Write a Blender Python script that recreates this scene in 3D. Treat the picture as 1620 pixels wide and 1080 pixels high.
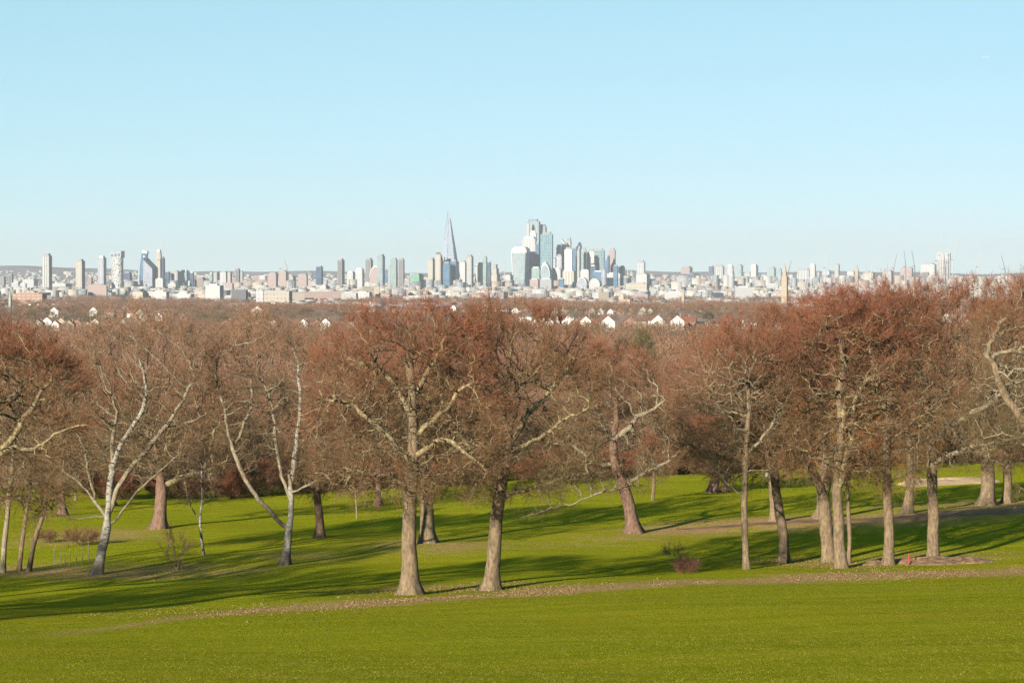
import bpy, math, random
import numpy as np
from mathutils import Vector, Matrix

scene = bpy.context.scene
for o in list(bpy.data.objects): bpy.data.objects.remove(o)
C = scene.collection
R = math.radians

# ------------------------------------------------------------------ camera, sky, sun, exposure
FPX = 3825.0                       # focal length in photo pixels (photo is 1620 x 1080)
HOR = 432.0                        # row of the true horizontal
PITCH = math.atan((540 - HOR) / FPX)
CZ = 72.0                          # camera height above the city plain
cam_d = bpy.data.cameras.new('camera'); cam = bpy.data.objects.new('camera', cam_d); C.objects.link(cam)
cam_d.sensor_width = 36.0; cam_d.lens = 36.0 * FPX / 1620.0
cam_d.clip_start = 0.5; cam_d.clip_end = 60000
cam.location = (0, 0, CZ); cam.rotation_euler = (math.pi / 2 - PITCH, 0, 0)
scene.camera = cam

SUN_EL, SUN_AZ = R(16), R(208)     # sun behind the camera, to the left
w = bpy.data.worlds.new('World'); scene.world = w; w.use_nodes = True
nt = w.node_tree; nt.nodes.clear()
sky = nt.nodes.new('ShaderNodeTexSky'); sky.sky_type = 'NISHITA'; sky.sun_disc = False
sky.sun_elevation = SUN_EL; sky.sun_rotation = SUN_AZ; sky.altitude = 60
sky.air_density = 0.6; sky.dust_density = 0.0; sky.ozone_density = 3.0
grade = nt.nodes.new('ShaderNodeMix'); grade.data_type = 'RGBA'; grade.blend_type = 'MULTIPLY'
grade.inputs[0].default_value = 1.0; grade.inputs[7].default_value = (1.21, 1.98, 1.64, 1)
bg = nt.nodes.new('ShaderNodeBackground'); bg.inputs[1].default_value = 0.0595
wo = nt.nodes.new('ShaderNodeOutputWorld')
sp_ = nt.nodes.new('ShaderNodeSeparateColor'); cb_ = nt.nodes.new('ShaderNodeCombineColor'); nt.links.new(sky.outputs[0], sp_.inputs[0])
for i_, e_ in enumerate((0.5, 0.35, 0.45)):        # soften the contrast between the horizon and the blue above it
    q_ = nt.nodes.new('ShaderNodeMath'); q_.operation = 'POWER'; q_.inputs[1].default_value = e_; nt.links.new(sp_.outputs[i_], q_.inputs[0]); nt.links.new(q_.outputs[0], cb_.inputs[i_])
nt.links.new(cb_.outputs[0], grade.inputs[6])
nt.links.new(grade.outputs[2], bg.inputs[0]); nt.links.new(bg.outputs[0], wo.inputs[0])

sd = bpy.data.lights.new('sun', 'SUN'); sd.energy = 5.0; sd.angle = R(0.5); sd.color = (1.0, 0.90, 0.74)
sun = bpy.data.objects.new('sun', sd); C.objects.link(sun)
to_sun = Vector((math.sin(SUN_AZ) * math.cos(SUN_EL), math.cos(SUN_AZ) * math.cos(SUN_EL), math.sin(SUN_EL)))
sun.rotation_euler = (-to_sun).to_track_quat('-Z', 'Y').to_euler(); sun.location = (-60, -120, 160)

vs = scene.view_settings
vs.view_transform = 'Standard'; vs.look = 'None'; vs.exposure = 1.92; vs.gamma = 1.0; vs.use_curve_mapping = False
scene.cycles.use_denoising = True; scene.cycles.denoising_prefilter = 'NONE'; scene.cycles.max_bounces = 5; scene.cycles.volume_bounces = 0; scene.cycles.diffuse_bounces = 3

# ------------------------------------------------------------------ small helpers
def lin(r, g, b):
    f = lambda c: (c / 255 / 12.92) if c / 255 <= 0.04045 else ((c / 255 + 0.055) / 1.055) ** 2.4
    return (f(r), f(g), f(b), 1.0)

def ray(px, py):
    r = (px - 810) / FPX; u = (540 - py) / FPX
    return np.array([r, math.cos(PITCH) + u * math.sin(PITCH), -math.sin(PITCH) + u * math.cos(PITCH)])

def pt(px, py, y):                 # the point of the world seen at a photo pixel, y metres ahead
    d = ray(px, py); t = y / d[1]
    return np.array([0, 0, CZ]) + d * t

_D = np.array([-400, -40, 0, 30, 50, 62, 100, 135, 150, 165, 180, 200, 235, 285, 330, 400, 700, 1200, 2000, 4000, 6000, 9300, 12000, 15000, 40000.])
_Z = np.array([-20, -2, 1.7, 6.0, 9.35, 10.9, 14.4, 17.7, 18.9, 19.7, 20.2, 20.9, 22.2, 24.1, 26, 29.5, 36.5, 39.5, 42.5, 54, 62, 69, 71, 71, 71.])
_yy = np.arange(-400, 40000, 1.0); _dz = np.interp(_yy, _D, _Z)
_k = np.hanning(15); _k /= _k.sum(); _dz[20:-20] = np.convolve(_dz, _k, 'same')[20:-20]

def gz(x, y):
    x = np.asarray(x, float); y = np.asarray(y, float)
    drop = np.interp(y, _yy, _dz)
    fade = np.clip((900 - y) / 500, 0, 1)
    z = CZ - drop + 0.025 * np.clip(x, -90, 90) * fade
    near = np.clip((y - 5) / 40, 0, 1) * np.clip((500 - y) / 200, 0, 1)
    z = z + near * (0.10 * np.sin(x * 0.11 + y * 0.05 + 1) + 0.07 * np.sin(x * 0.05 - y * 0.16) + 0.05 * np.sin(x * 0.31 + y * 0.23))
    # distant ridges
    u = x / np.maximum(y, 1.0)
    h1 = 42 * np.exp(-((u + 0.22) / 0.085) ** 2) + 74 + 8 * np.sin(u * 55) + 4 * np.sin(u * 150 + 1) + 14 * np.exp(-((u - 0.07) / 0.05) ** 2)
    z = z + h1 * np.exp(-((y - 17500) / 1600) ** 2)
    return z

def hit(px, py, lo=20.0, hi=3000.0):
    d = ray(px, py); o = np.array([0, 0, CZ]); t = lo
    prev = t
    while t < hi:
        p = o + d * t
        if p[2] < gz(p[0], p[1]): break
        prev = t; t *= 1.01
    a, b = prev, t
    for _ in range(30):
        m = (a + b) / 2; p = o + d * m
        if p[2] < gz(p[0], p[1]): b = m
        else: a = m
    return o + d * b

def tag(o, label=None, cat=None, group=None, kind=None):
    if label: o['label'] = label
    if cat: o['category'] = cat
    if group: o['group'] = group
    if kind: o['kind'] = kind
    return o

def empty(name, loc, label, cat, group=None, rz=0.0):
    o = bpy.data.objects.new(name, None); C.objects.link(o); o.location = loc; o.rotation_euler = (0, 0, rz)
    return tag(o, label, cat, group)

def link(name, me, parent=None, loc=None, rz=0.0):
    o = bpy.data.objects.new(name, me); C.objects.link(o)
    if parent: o.parent = parent
    if loc is not None: o.location = loc
    o.rotation_euler = (0, 0, rz)
    return o

def np_mesh(name, V, F, mat, smooth=False, attrs=None):
    """F: (n,k) index array, or list of such arrays"""
    me = bpy.data.meshes.new(name)
    Fs = F if isinstance(F, list) else [F]
    Fs = [np.asarray(f, np.int32) for f in Fs if len(f)]
    V = np.asarray(V, np.float32)
    me.vertices.add(len(V)); me.vertices.foreach_set('co', V.ravel())
    nl = sum(f.size for f in Fs); npoly = sum(len(f) for f in Fs)
    me.loops.add(nl); me.polygons.add(npoly)
    me.loops.foreach_set('vertex_index', np.concatenate([f.ravel() for f in Fs]))
    tot = np.concatenate([np.full(len(f), f.shape[1], np.int32) for f in Fs])
    st = np.concatenate([[0], np.cumsum(tot)[:-1]]).astype(np.int32)
    me.polygons.foreach_set('loop_start', st)
    me.update(calc_edges=True)
    if smooth: me.polygons.foreach_set('use_smooth', np.ones(npoly, bool))
    if attrs:
        for k, v in attrs.items():
            v = np.asarray(v, np.float32)
            if v.ndim == 1:
                a = me.attributes.new(k, 'FLOAT', 'POINT'); a.data.foreach_set('value', v)
            else:
                a = me.attributes.new(k, 'FLOAT_COLOR', 'POINT'); a.data.foreach_set('color', v.ravel())
    if mat: me.materials.append(mat)
    return me

class MB:
    """collects boxes / prisms / lofts into one mesh"""
    def __init__(s): s.v = []; s.f = []
    def add(s, vs, fs):
        n = len(s.v); s.v += [tuple(v) for v in vs]; s.f += [tuple(i + n for i in f) for f in fs]
    def box(s, x0, x1, y0, y1, z0, z1):
        s.add([(x0, y0, z0), (x1, y0, z0), (x1, y1, z0), (x0, y1, z0), (x0, y0, z1), (x1, y0, z1), (x1, y1, z1), (x0, y1, z1)],
              [(3, 2, 1, 0), (4, 5, 6, 7), (0, 1, 5, 4), (1, 2, 6, 5), (2, 3, 7, 6), (3, 0, 4, 7)])
    def loft(s, rings, cap=True):
        n = len(rings[0]); vs = [p for r in rings for p in r]; fs = []
        for k in range(len(rings) - 1):
            for i in range(n):
                j = (i + 1) % n
                fs.append((k * n + i, k * n + j, (k + 1) * n + j, (k + 1) * n + i))
        if cap: fs.append(tuple(range(n))[::-1]); fs.append(tuple((len(rings) - 1) * n + i for i in range(n)))
        s.add(vs, fs)
    def prism(s, poly, z0, z1): s.loft([[(x, y, z0) for x, y in poly], [(x, y, z1) for x, y in poly]])
    def bar(s, a, b, r, n=4, r2=None):
        a = Vector(a); b = Vector(b); d = (b - a).normalized(); r2 = r if r2 is None else r2
        u = d.orthogonal().normalized(); v = d.cross(u)
        A = [a + (u * math.cos(t) + v * math.sin(t)) * r for t in [2 * math.pi * i / n + .785 for i in range(n)]]
        B = [b + (u * math.cos(t) + v * math.sin(t)) * r2 for t in [2 * math.pi * i / n + .785 for i in range(n)]]
        s.loft([A, B])
    def mesh(s, name, mat, smooth=False):
        me = bpy.data.meshes.new(name); me.from_pydata(s.v, [], s.f); me.update()
        if smooth:
            for p in me.polygons: p.use_smooth = True
        if mat: me.materials.append(mat)
        return me
    def build(s, name, mat, parent=None, loc=None, rz=0.0, smooth=False):
        return link(name, s.mesh(name, mat, smooth), parent, loc, rz)

# ------------------------------------------------------------------ materials
def newmat(name):
    m = bpy.data.materials.new(name); m.use_nodes = True; n = m.node_tree
    b = n.nodes['Principled BSDF']; b.inputs['Specular IOR Level'].default_value = 0.25
    return m, n, b

def nd(n, t, **k):
    x = n.nodes.new(t)
    for a, v in k.items():
        if a.startswith('i_'):
            x.inputs[a[2:].replace('_', ' ')].default_value = v
        else: setattr(x, a, v)
    return x

def ramp(n, fac, stops):
    r = n.nodes.new('ShaderNodeValToRGB'); e = r.color_ramp.elements
    e[0].position, e[0].color = stops[0][0], stops[0][1]; e[1].position, e[1].color = stops[-1][0], stops[-1][1]
    for p, c in stops[1:-1]:
        q = e.new(p); q.color = c
    n.links.new(fac, r.inputs[0]); return r.outputs[0]

def noise(n, scale, detail=3, vec=None, rough=0.55):
    x = nd(n, 'ShaderNodeTexNoise'); x.inputs['Scale'].default_value = scale; x.inputs['Detail'].default_value = detail
    x.inputs['Roughness'].default_value = rough
    if vec is not None: n.links.new(vec, x.inputs['Vector'])
    return x.outputs['Fac']

def mapping(n, out, scale=(1, 1, 1), rot=(0, 0, 0)):
    m = n.nodes.new('ShaderNodeMapping'); m.inputs['Scale'].default_value = scale; m.inputs['Rotation'].default_value = rot
    n.links.new(out, m.inputs['Vector']); return m.outputs[0]

def mix(n, fac, a, b, mode='MIX'):
    m = n.nodes.new('ShaderNodeMix'); m.data_type = 'RGBA'; m.blend_type = mode
    for s, v in ((m.inputs[0], fac), (m.inputs[6], a), (m.inputs[7], b)):
        if hasattr(v, 'is_output') or isinstance(v, bpy.types.NodeSocket): n.links.new(v, s)
        else: s.default_value = v
    return m.outputs[2]

def math_(n, op, a, b=None, clamp=False):
    m = n.nodes.new('ShaderNodeMath'); m.operation = op; m.use_clamp = clamp
    for i, v in enumerate((a, b)):
        if v is None: continue
        if isinstance(v, bpy.types.NodeSocket): n.links.new(v, m.inputs[i])
        else: m.inputs[i].default_value = v
    return m.outputs[0]

def bump(n, b, h, strength, dist):
    x = n.nodes.new('ShaderNodeBump'); x.inputs['Strength'].default_value = strength; x.inputs['Distance'].default_value = dist
    n.links.new(h, x.inputs['Height']); n.links.new(x.outputs[0], b.inputs['Normal'])

def plain(name, col, rough=0.8, var=0.12, scale=3.0, k=0.30):
    col = tuple(c * k for c in col[:3]) + (1,)
    m, n, b = newmat(name)
    tc = n.nodes.new('ShaderNodeTexCoord')
    f = noise(n, scale, 4, tc.outputs['Object'])
    c2 = tuple(max(0, c * (1 - var * 2.2)) for c in col[:3]) + (1,); c1 = tuple(min(1, c * (1 + var)) for c in col[:3]) + (1,)
    n.links.new(ramp(n, f, [(0.3, c2), (0.7, c1)]), b.inputs['Base Color']); b.inputs['Roughness'].default_value = rough
    return m

def bark(name, c_dark, c_light, lichen, lich_amt=0.5, patch=None, k=0.30):
    c_dark, c_light, lichen = [tuple(c * k for c in v[:3]) + (1,) for v in (c_dark, c_light, lichen)]
    m, n, b = newmat(name); tc = n.nodes.new('ShaderNodeTexCoord'); P = tc.outputs['Object']
    v = mapping(n, P, (1, 1, 0.22))
    f1 = noise(n, 9, 5, v, 0.65); f2 = noise(n, 1.3, 4, P); f3 = noise(n, 3.7, 5, P, 0.7)
    col = ramp(n, f1, [(0.32, c_dark), (0.62, c_light)])
    col = mix(n, math_(n, 'MULTIPLY', ramp_f(n, f3, 0.5, 0.62), lich_amt), col, lichen)
    col = mix(n, math_(n, 'MULTIPLY', ramp_f(n, f2, 0.52, 0.7), 0.45), col, c_dark)
    if patch:      # birch: dark horizontal scars, colour darkened towards the foot
        sc = noise(n, 2.4, 3, mapping(n, P, (1.0, 1.0, 3.2)), 0.6)
        col = mix(n, ramp_f(n, sc, 0.56, 0.60), col, patch)
        sep = nd(n, 'ShaderNodeSeparateXYZ'); n.links.new(P, sep.inputs[0])
        low = math_(n, 'ADD', math_(n, 'MULTIPLY', sep.outputs[2], -0.36), math_(n, 'MULTIPLY', f3, 1.3))
        col = mix(n, ramp_f(n, low, 0.1, 0.45), col, patch)
    n.links.new(col, b.inputs['Base Color']); b.inputs['Roughness'].default_value = 0.9
    bump(n, b, f1, 0.6, 0.06)
    return m

def ramp_f(n, fac, a, b_):
    r = n.nodes.new('ShaderNodeMapRange'); r.inputs[1].default_value = a; r.inputs[2].default_value = b_
    n.links.new(fac, r.inputs[0]); return r.outputs[0]

def twigmat(name, stops, rnd=0.25, k=0.29):
    stops = [(p, tuple(c * k for c in v[:3]) + (1,)) for p, v in stops]; stops = [(p, (v[0], v[1] * .87, v[2] * .78, 1)) for p, v in stops]
    m, n, b = newmat(name)
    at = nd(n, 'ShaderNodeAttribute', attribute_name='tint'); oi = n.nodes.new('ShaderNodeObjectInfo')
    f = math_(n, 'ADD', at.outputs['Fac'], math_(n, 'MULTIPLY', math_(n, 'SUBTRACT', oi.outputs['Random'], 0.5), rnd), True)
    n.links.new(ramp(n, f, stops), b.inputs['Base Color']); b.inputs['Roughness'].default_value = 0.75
    return m

M = {}
M['oak_bark'] = bark('oak_bark', (0.11, 0.072, 0.042, 1), (0.38, 0.27, 0.17, 1), (0.38, 0.33, 0.14, 1), 0.45)
M['limb_bark'] = bark('limb_bark', (0.10, 0.075, 0.045, 1), (0.45, 0.345, 0.20, 1), (0.60, 0.50, 0.22, 1), 0.85)
M['pale_limb'] = bark('pale_limb', (0.14, 0.11, 0.075, 1), (0.46, 0.38, 0.26, 1), (0.52, 0.46, 0.28, 1), 0.8)
M['birch_bark'] = bark('birch_bark', (0.45, 0.40, 0.33, 1), (0.86, 0.82, 0.72, 1), (0.62, 0.58, 0.42, 1), 0.5, (0.05, 0.042, 0.034, 1), 0.20)
M['red_bark'] = bark('red_bark', (0.10, 0.05, 0.035, 1), (0.36, 0.21, 0.15, 1), (0.33, 0.27, 0.16, 1), 0.4)
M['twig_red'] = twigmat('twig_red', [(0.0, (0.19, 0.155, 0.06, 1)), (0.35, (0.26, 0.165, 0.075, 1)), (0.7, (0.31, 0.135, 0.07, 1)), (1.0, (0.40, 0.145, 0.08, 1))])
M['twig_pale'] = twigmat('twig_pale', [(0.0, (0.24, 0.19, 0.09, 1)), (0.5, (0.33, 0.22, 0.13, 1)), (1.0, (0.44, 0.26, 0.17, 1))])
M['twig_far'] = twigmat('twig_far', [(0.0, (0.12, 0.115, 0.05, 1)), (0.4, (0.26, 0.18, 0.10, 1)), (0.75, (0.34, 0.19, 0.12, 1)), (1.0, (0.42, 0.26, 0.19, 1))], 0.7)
M['willow'] = twigmat('willow', [(0.0, (0.45, 0.16, 0.03, 1)), (0.5, (0.70, 0.27, 0.04, 1)), (1.0, (0.85, 0.40, 0.08, 1))])
M['bramble'] = twigmat('bramble', [(0.0, (0.34, 0.14, 0.09, 1)), (0.5, (0.5, 0.26, 0.17, 1)), (1.0, (0.6, 0.36, 0.25, 1))])
M['pinkbush'] = twigmat('pinkbush', [(0.0, (0.30, 0.12, 0.10, 1)), (0.5, (0.46, 0.22, 0.17, 1)), (1.0, (0.58, 0.36, 0.26, 1))])
M['evergreen'] = twigmat('evergreen', [(0.0, (0.02, 0.03, 0.012, 1)), (0.5, (0.045, 0.065, 0.02, 1)), (1.0, (0.10, 0.12, 0.03, 1))])
M['lightgreen'] = twigmat('lightgreen', [(0.0, (0.06, 0.09, 0.02, 1)), (0.5, (0.13, 0.16, 0.035, 1)), (1.0, (0.24, 0.25, 0.06, 1))])
M['white'] = plain('white_paint', (0.8, 0.8, 0.78, 1), 0.6, 0.04, 3, .6)
M['redpost'] = plain('red_paint', (0.62, 0.06, 0.05, 1), 0.5, 0.05)
M['tube'] = plain('plastic_tube', (0.22, 0.20, 0.14, 1), 0.6, 0.15)
M['sand'] = plain('sand', (0.85, 0.58, 0.34, 1), 0.95, 0.08, 0.8)
M['soil'] = plain('soil', (0.44, 0.26, 0.15, 1), 0.95, 0.34, 2.6)
M['earth'] = plain('earth_track', (0.40, 0.19, 0.09, 1), 0.95, 0.25, 0.8)

# ------------------------------------------------------------------ the ground: one sheet to the horizon
def px_line(pts):                  # world y of a line on the ground, as a function of x
    W = np.array([hit(a, b)[:2] for a, b in pts]); o = np.argsort(W[:, 0]); return W[o]
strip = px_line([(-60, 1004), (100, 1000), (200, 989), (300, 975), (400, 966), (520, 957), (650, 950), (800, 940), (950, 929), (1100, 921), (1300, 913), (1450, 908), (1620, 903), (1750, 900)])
track = px_line([(860, 852), (960, 846), (1060, 838), (1200, 829), (1400, 821), (1620, 806), (1800, 796)])

def make_ground():
    ys = [-60.0]
    while ys[-1] < 26000:
        y = ys[-1]
        ys.append(y + (2.5 if y < 20 else 0.7 if y < 300 else 0.7 + (y - 300) * 0.022))
    ys = np.array(ys); nt_ = 340
    t = np.linspace(-1, 1, nt_)
    Y, T = np.meshgrid(ys, t, indexing='ij')
    X = T * (95 + 0.30 * np.maximum(Y, 0)) * (0.55 + 0.45 * np.abs(T))
    Z = gz(X, Y)
    V = np.stack([X, Y, Z], -1).reshape(-1, 3)
    i = np.arange(len(ys) - 1)[:, None] * nt_ + np.arange(nt_ - 1)[None, :]
    F = np.stack([i, i + 1, i + nt_ + 1, i + nt_], -1).reshape(-1, 4)
    x, y = V[:, 0], V[:, 1]
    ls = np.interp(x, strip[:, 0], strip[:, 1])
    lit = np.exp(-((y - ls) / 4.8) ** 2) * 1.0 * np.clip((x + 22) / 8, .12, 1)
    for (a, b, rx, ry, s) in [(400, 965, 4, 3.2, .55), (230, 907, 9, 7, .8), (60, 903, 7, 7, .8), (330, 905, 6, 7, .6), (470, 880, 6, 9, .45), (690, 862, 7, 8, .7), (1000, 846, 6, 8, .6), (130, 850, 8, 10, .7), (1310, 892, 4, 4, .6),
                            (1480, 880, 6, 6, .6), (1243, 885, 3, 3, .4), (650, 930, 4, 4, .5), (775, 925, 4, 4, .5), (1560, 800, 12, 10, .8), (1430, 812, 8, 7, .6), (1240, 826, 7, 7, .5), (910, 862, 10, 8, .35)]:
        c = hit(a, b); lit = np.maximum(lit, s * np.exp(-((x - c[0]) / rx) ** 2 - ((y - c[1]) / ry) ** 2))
    wood = np.clip((y - 288) / 14, 0, 1)
    far = np.clip((y - 4500) / 2500, 0, 1)
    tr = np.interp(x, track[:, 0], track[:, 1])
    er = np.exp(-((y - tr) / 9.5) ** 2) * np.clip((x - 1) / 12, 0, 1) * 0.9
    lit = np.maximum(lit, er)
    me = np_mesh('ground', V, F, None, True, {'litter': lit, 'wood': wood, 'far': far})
    m, n, b = newmat('grass_ground'); me.materials.append(m)
    P = nd(n, 'ShaderNodeNewGeometry').outputs['Position']
    A = lambda k: nd(n, 'ShaderNodeAttribute', attribute_name=k).outputs['Fac']
    fine = noise(n, 7.0, 6, mapping(n, P, (1, 0.55, 1)), 0.75); mid = noise(n, 0.55, 5, P, 0.6)
    big = noise(n, 0.09, 3, mapping(n, P, (0.6, 1.0, 1)), 0.5)
    mow = noise(n, 0.16, 4, mapping(n, P, (0.12, 2.1, 1), (0, 0, R(-9))), 0.6)
    g = ramp(n, fine, [(0.26, (0.13, 0.15, 0.006, 1)), (0.5, (0.25, 0.275, 0.009, 1)), (0.74, (0.42, 0.42, 0.03, 1))])
    g = mix(n, ramp_f(n, mid, 0.40, 0.72), g, (0.26, 0.30, 0.008, 1))
    g = mix(n, math_(n, 'MULTIPLY', ramp_f(n, mow, 0.42, 0.62), 0.55), g, (0.36, 0.36, 0.016, 1))
    g = mix(n, math_(n, 'MULTIPLY', ramp_f(n, big, 0.5, 0.7), 0.30), g, (0.34, 0.27, 0.02, 1))
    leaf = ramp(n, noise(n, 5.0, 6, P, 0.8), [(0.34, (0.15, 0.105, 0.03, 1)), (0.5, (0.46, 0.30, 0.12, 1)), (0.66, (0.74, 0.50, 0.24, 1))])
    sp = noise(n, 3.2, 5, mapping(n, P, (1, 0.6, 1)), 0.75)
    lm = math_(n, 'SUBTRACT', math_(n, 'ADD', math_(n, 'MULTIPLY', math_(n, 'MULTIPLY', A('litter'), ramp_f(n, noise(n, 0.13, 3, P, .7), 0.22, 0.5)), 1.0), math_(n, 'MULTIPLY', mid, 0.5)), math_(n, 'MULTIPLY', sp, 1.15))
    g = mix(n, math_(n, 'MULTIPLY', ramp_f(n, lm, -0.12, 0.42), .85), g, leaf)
    wd = ramp(n, noise(n, 0.25, 4, P), [(0.35, (0.20, 0.15, 0.10, 1)), (0.65, (0.48, 0.34, 0.24, 1))])
    g = mix(n, A('wood'), g, wd)
    fr = ramp(n, noise(n, 0.006, 6, P, 0.7), [(0.38, (0.10, 0.095, 0.085, 1)), (0.5, (0.18, 0.17, 0.155, 1)), (0.62, (0.24, 0.225, 0.215, 1))])
    g = mix(n, A('far'), g, fr)
    g = mix(n, 1.0, g, (0.62, 0.59, 0.70, 1), 'MULTIPLY')
    n.links.new(g, b.inputs['Base Color']); b.inputs['Roughness'].default_value = 0.9
    b.inputs['Specular IOR Level'].default_value = 0.0
    hgt = math_(n, 'ADD', math_(n, 'MULTIPLY', fine, 0.6), mid)
    bump(n, b, hgt, 1.0, 0.42)
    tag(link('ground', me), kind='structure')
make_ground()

def ground_patch(name, line, x0, x1, wfun, mat, lift):
    xs = np.arange(x0, x1, 0.5); rng = np.random.default_rng(5); nn = 14
    yc = np.interp(xs, line[:, 0], line[:, 1])
    j = lambda: np.convolve(rng.normal(0, 1, len(xs) + 8), np.ones(5) / 5, 'same')[4:-4] * 1.1
    hw = wfun(xs); a = yc - hw * (1 + 0.35 * j()); b_ = yc + hw * (1 + 0.35 * j())
    t = np.linspace(0, 1, nn)
    Y = a[:, None] + (b_ - a)[:, None] * t; X = np.repeat(xs[:, None], nn, 1)
    Z = gz(X, Y) + lift * np.clip(4 * t * (1 - t) * 2.2, 0.0, 1)[None] - 0.01
    V = np.stack([X, Y, Z], -1).reshape(-1, 3)
    i = np.arange(len(xs) - 1)[:, None] * nn + np.arange(nn - 1)[None]
    F = np.stack([i, i + nn, i + nn + 1, i + 1], -1).reshape(-1, 4)
    return tag(link(name, np_mesh(name, V, F, mat, True)), kind='structure')
ground_patch('path', track, 13, 75, lambda x: 0.5 + np.clip((x - 13) / 35, 0, 1) * 4.0, M['earth'], 0.07)

def mound(name, c, rx, ry, h, mat, seed, face=0.0):
    rng = np.random.default_rng(seed); nr, na = 16, 48
    V = []; ph = rng.uniform(0, 6, 4)
    for i in range(nr + 1):
        r = i / nr
        for k in range(na):
            a = 2 * math.pi * k / na; wob = 1 + (0.22 if not face else .08) * math.sin(2 * a + ph[3]) + 0.12 * math.sin(3 * a + ph[0]) + 0.07 * math.sin(5 * a + ph[1]) + 0.05 * math.sin(9 * a + ph[2])
            x = c[0] + rx * r * wob * math.cos(a); y = c[1] + ry * r * wob * math.sin(a)
            prof = (1 - r * r) ** 1.2
            if face: prof = max(0, min(1, (1 + math.sin(a) * r) / 1.1)) * (1 - r ** 6)
            V.append((x, y, float(gz(x, y)) - 0.06 + h * prof * (1 + 0.12 * math.sin(7 * r + 4 * a)) + (0.07 if r < 1 else 0)))
    F = [(i * na + k, i * na + (k + 1) % na, (i + 1) * na + (k + 1) % na, (i + 1) * na + k)[::-1] for i in range(nr) for k in range(na)]
    return tag(link(name, np_mesh(name, np.array(V), np.array(F), mat, True)), kind='structure')
c = hit(1470, 889); mound('soil_bank', c, 2.9, 1.9, 0.34, M['soil'], 3)
c = hit(1385, 892); mound('soil_bank', c, 1.0, 1.2, 0.22, M['soil'], 4)
c = hit(1518, 888); mound('soil_bank', c, 1.7, 2.0, 0.30, M['soil'], 6)
c = hit(1512, 769); mound('sand_bunker', (c[0], c[1] + 6), 5.6, 4.0, 0.5, M['sand'], 8, 1.0)

# ------------------------------------------------------------------ trees
def resample(P, step):
    P = np.asarray(P, float); d = np.r_[0, np.cumsum(np.linalg.norm(np.diff(P, axis=0), axis=1))]
    n = max(2, int(d[-1] / step) + 1); t = np.linspace(0, d[-1], n)
    # smooth (catmull like) by interpolating then averaging
    Q = np.stack([np.interp(t, d, P[:, k]) for k in range(3)], -1)
    if n > 5:
        for _ in range(2): Q[1:-1] = 0.25 * Q[:-2] + 0.5 * Q[1:-1] + 0.25 * Q[2:]
    return Q

def grow(skel, crown, n_attr, rng, step=0.42, di=5.0, dk=0.62, wob=0.30, up=0.10, gnarl=0.10, clump=3.4):
    pos = []; par = []; fix = []
    for ip, (poly, ra, rb) in enumerate(skel):
        Q = resample(poly, step)
        if len(Q) > 4:
            J = rng.normal(0, 1, Q.shape); J = np.cumsum(J, 0); J -= np.linspace(0, 1, len(Q))[:, None] * J[-1]; Q[1:-1] += gnarl * (0.35 if ip else 0.07) * J[1:-1]
        if not pos: k0 = -1; start = 0
        else:
            D = np.linalg.norm(np.array(pos) - Q[0], axis=1); k0 = int(D.argmin()); start = 1
        prev = k0
        for i in range(start, len(Q)):
            pos.append(tuple(Q[i])); par.append(prev); prev = len(pos) - 1
            fix.append(ra + (rb - ra) * i / (len(Q) - 1))
    # attractors
    vol = np.array([c[3] * c[4] * c[5] for c in crown]); vol = vol / vol.sum(); A = []
    for c, v in zip(crown, vol):
        n = int(n_attr * v); d = rng.normal(0, 1, (n, 3)); d /= np.linalg.norm(d, axis=1)[:, None]
        r = rng.uniform(0, 1, n) ** (1 / 3.4)
        A.append(np.array(c[:3]) + d * r[:, None] * np.array(c[3:6]))
    A = np.concatenate(A)
    if clump:
        q = rng.uniform(0, 6, 6); k_ = 6.283 / clump
        f = np.sin(A[:, 0] * k_ + q[0] + 1.5 * np.sin(A[:, 1] * k_ * .6 + q[3])) + np.sin(A[:, 1] * k_ * .9 + q[1]) + np.sin(A[:, 2] * k_ * 1.1 + q[2] + 1.5 * np.sin(A[:, 0] * k_ * .7 + q[4]))
        A = A[f + rng.normal(0, .5, len(A)) > -0.45]
    cap = 30000; X = np.zeros((cap, 3)); X[:len(pos)] = pos; n = len(pos); cnt = np.zeros(cap, int)
    pars = list(par)
    nd_ = np.full(len(A), 1e9); ni = np.zeros(len(A), int)
    def upd(lo, hi):
        for s in range(lo, hi, 256):
            e = min(hi, s + 256)
            D = np.sqrt(((A[:, None] - X[None, s:e]) ** 2).sum(-1)); j = D.argmin(1); dd = D[np.arange(len(A)), j]
            b = dd < nd_; nd_[b] = dd[b]; ni[b] = j[b] + s
    upd(0, n)
    for it in range(75):
        keep = nd_ > dk; A, nd_, ni = A[keep], nd_[keep], ni[keep]
        if not len(A): break
        act = nd_ < di
        if not act.any():
            di *= 1.6; continue
        d = (A[act] - X[ni[act]]) / nd_[act][:, None]
        acc = np.zeros((n, 3)); np.add.at(acc, ni[act], d)
        has = np.unique(ni[act]); has = has[cnt[has] < 4]
        if not len(has): break
        v = acc[has]; v /= np.linalg.norm(v, axis=1)[:, None] + 1e-9
        v[:, 2] += up; v += rng.normal(0, wob, v.shape); v /= np.linalg.norm(v, axis=1)[:, None]
        m = len(has)
        if n + m > cap: break
        X[n:n + m] = X[has] + v * step; pars += [int(h) for h in has]; cnt[has] += 1
        upd(n, n + m); n += m
    return X[:n], pars, fix

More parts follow.
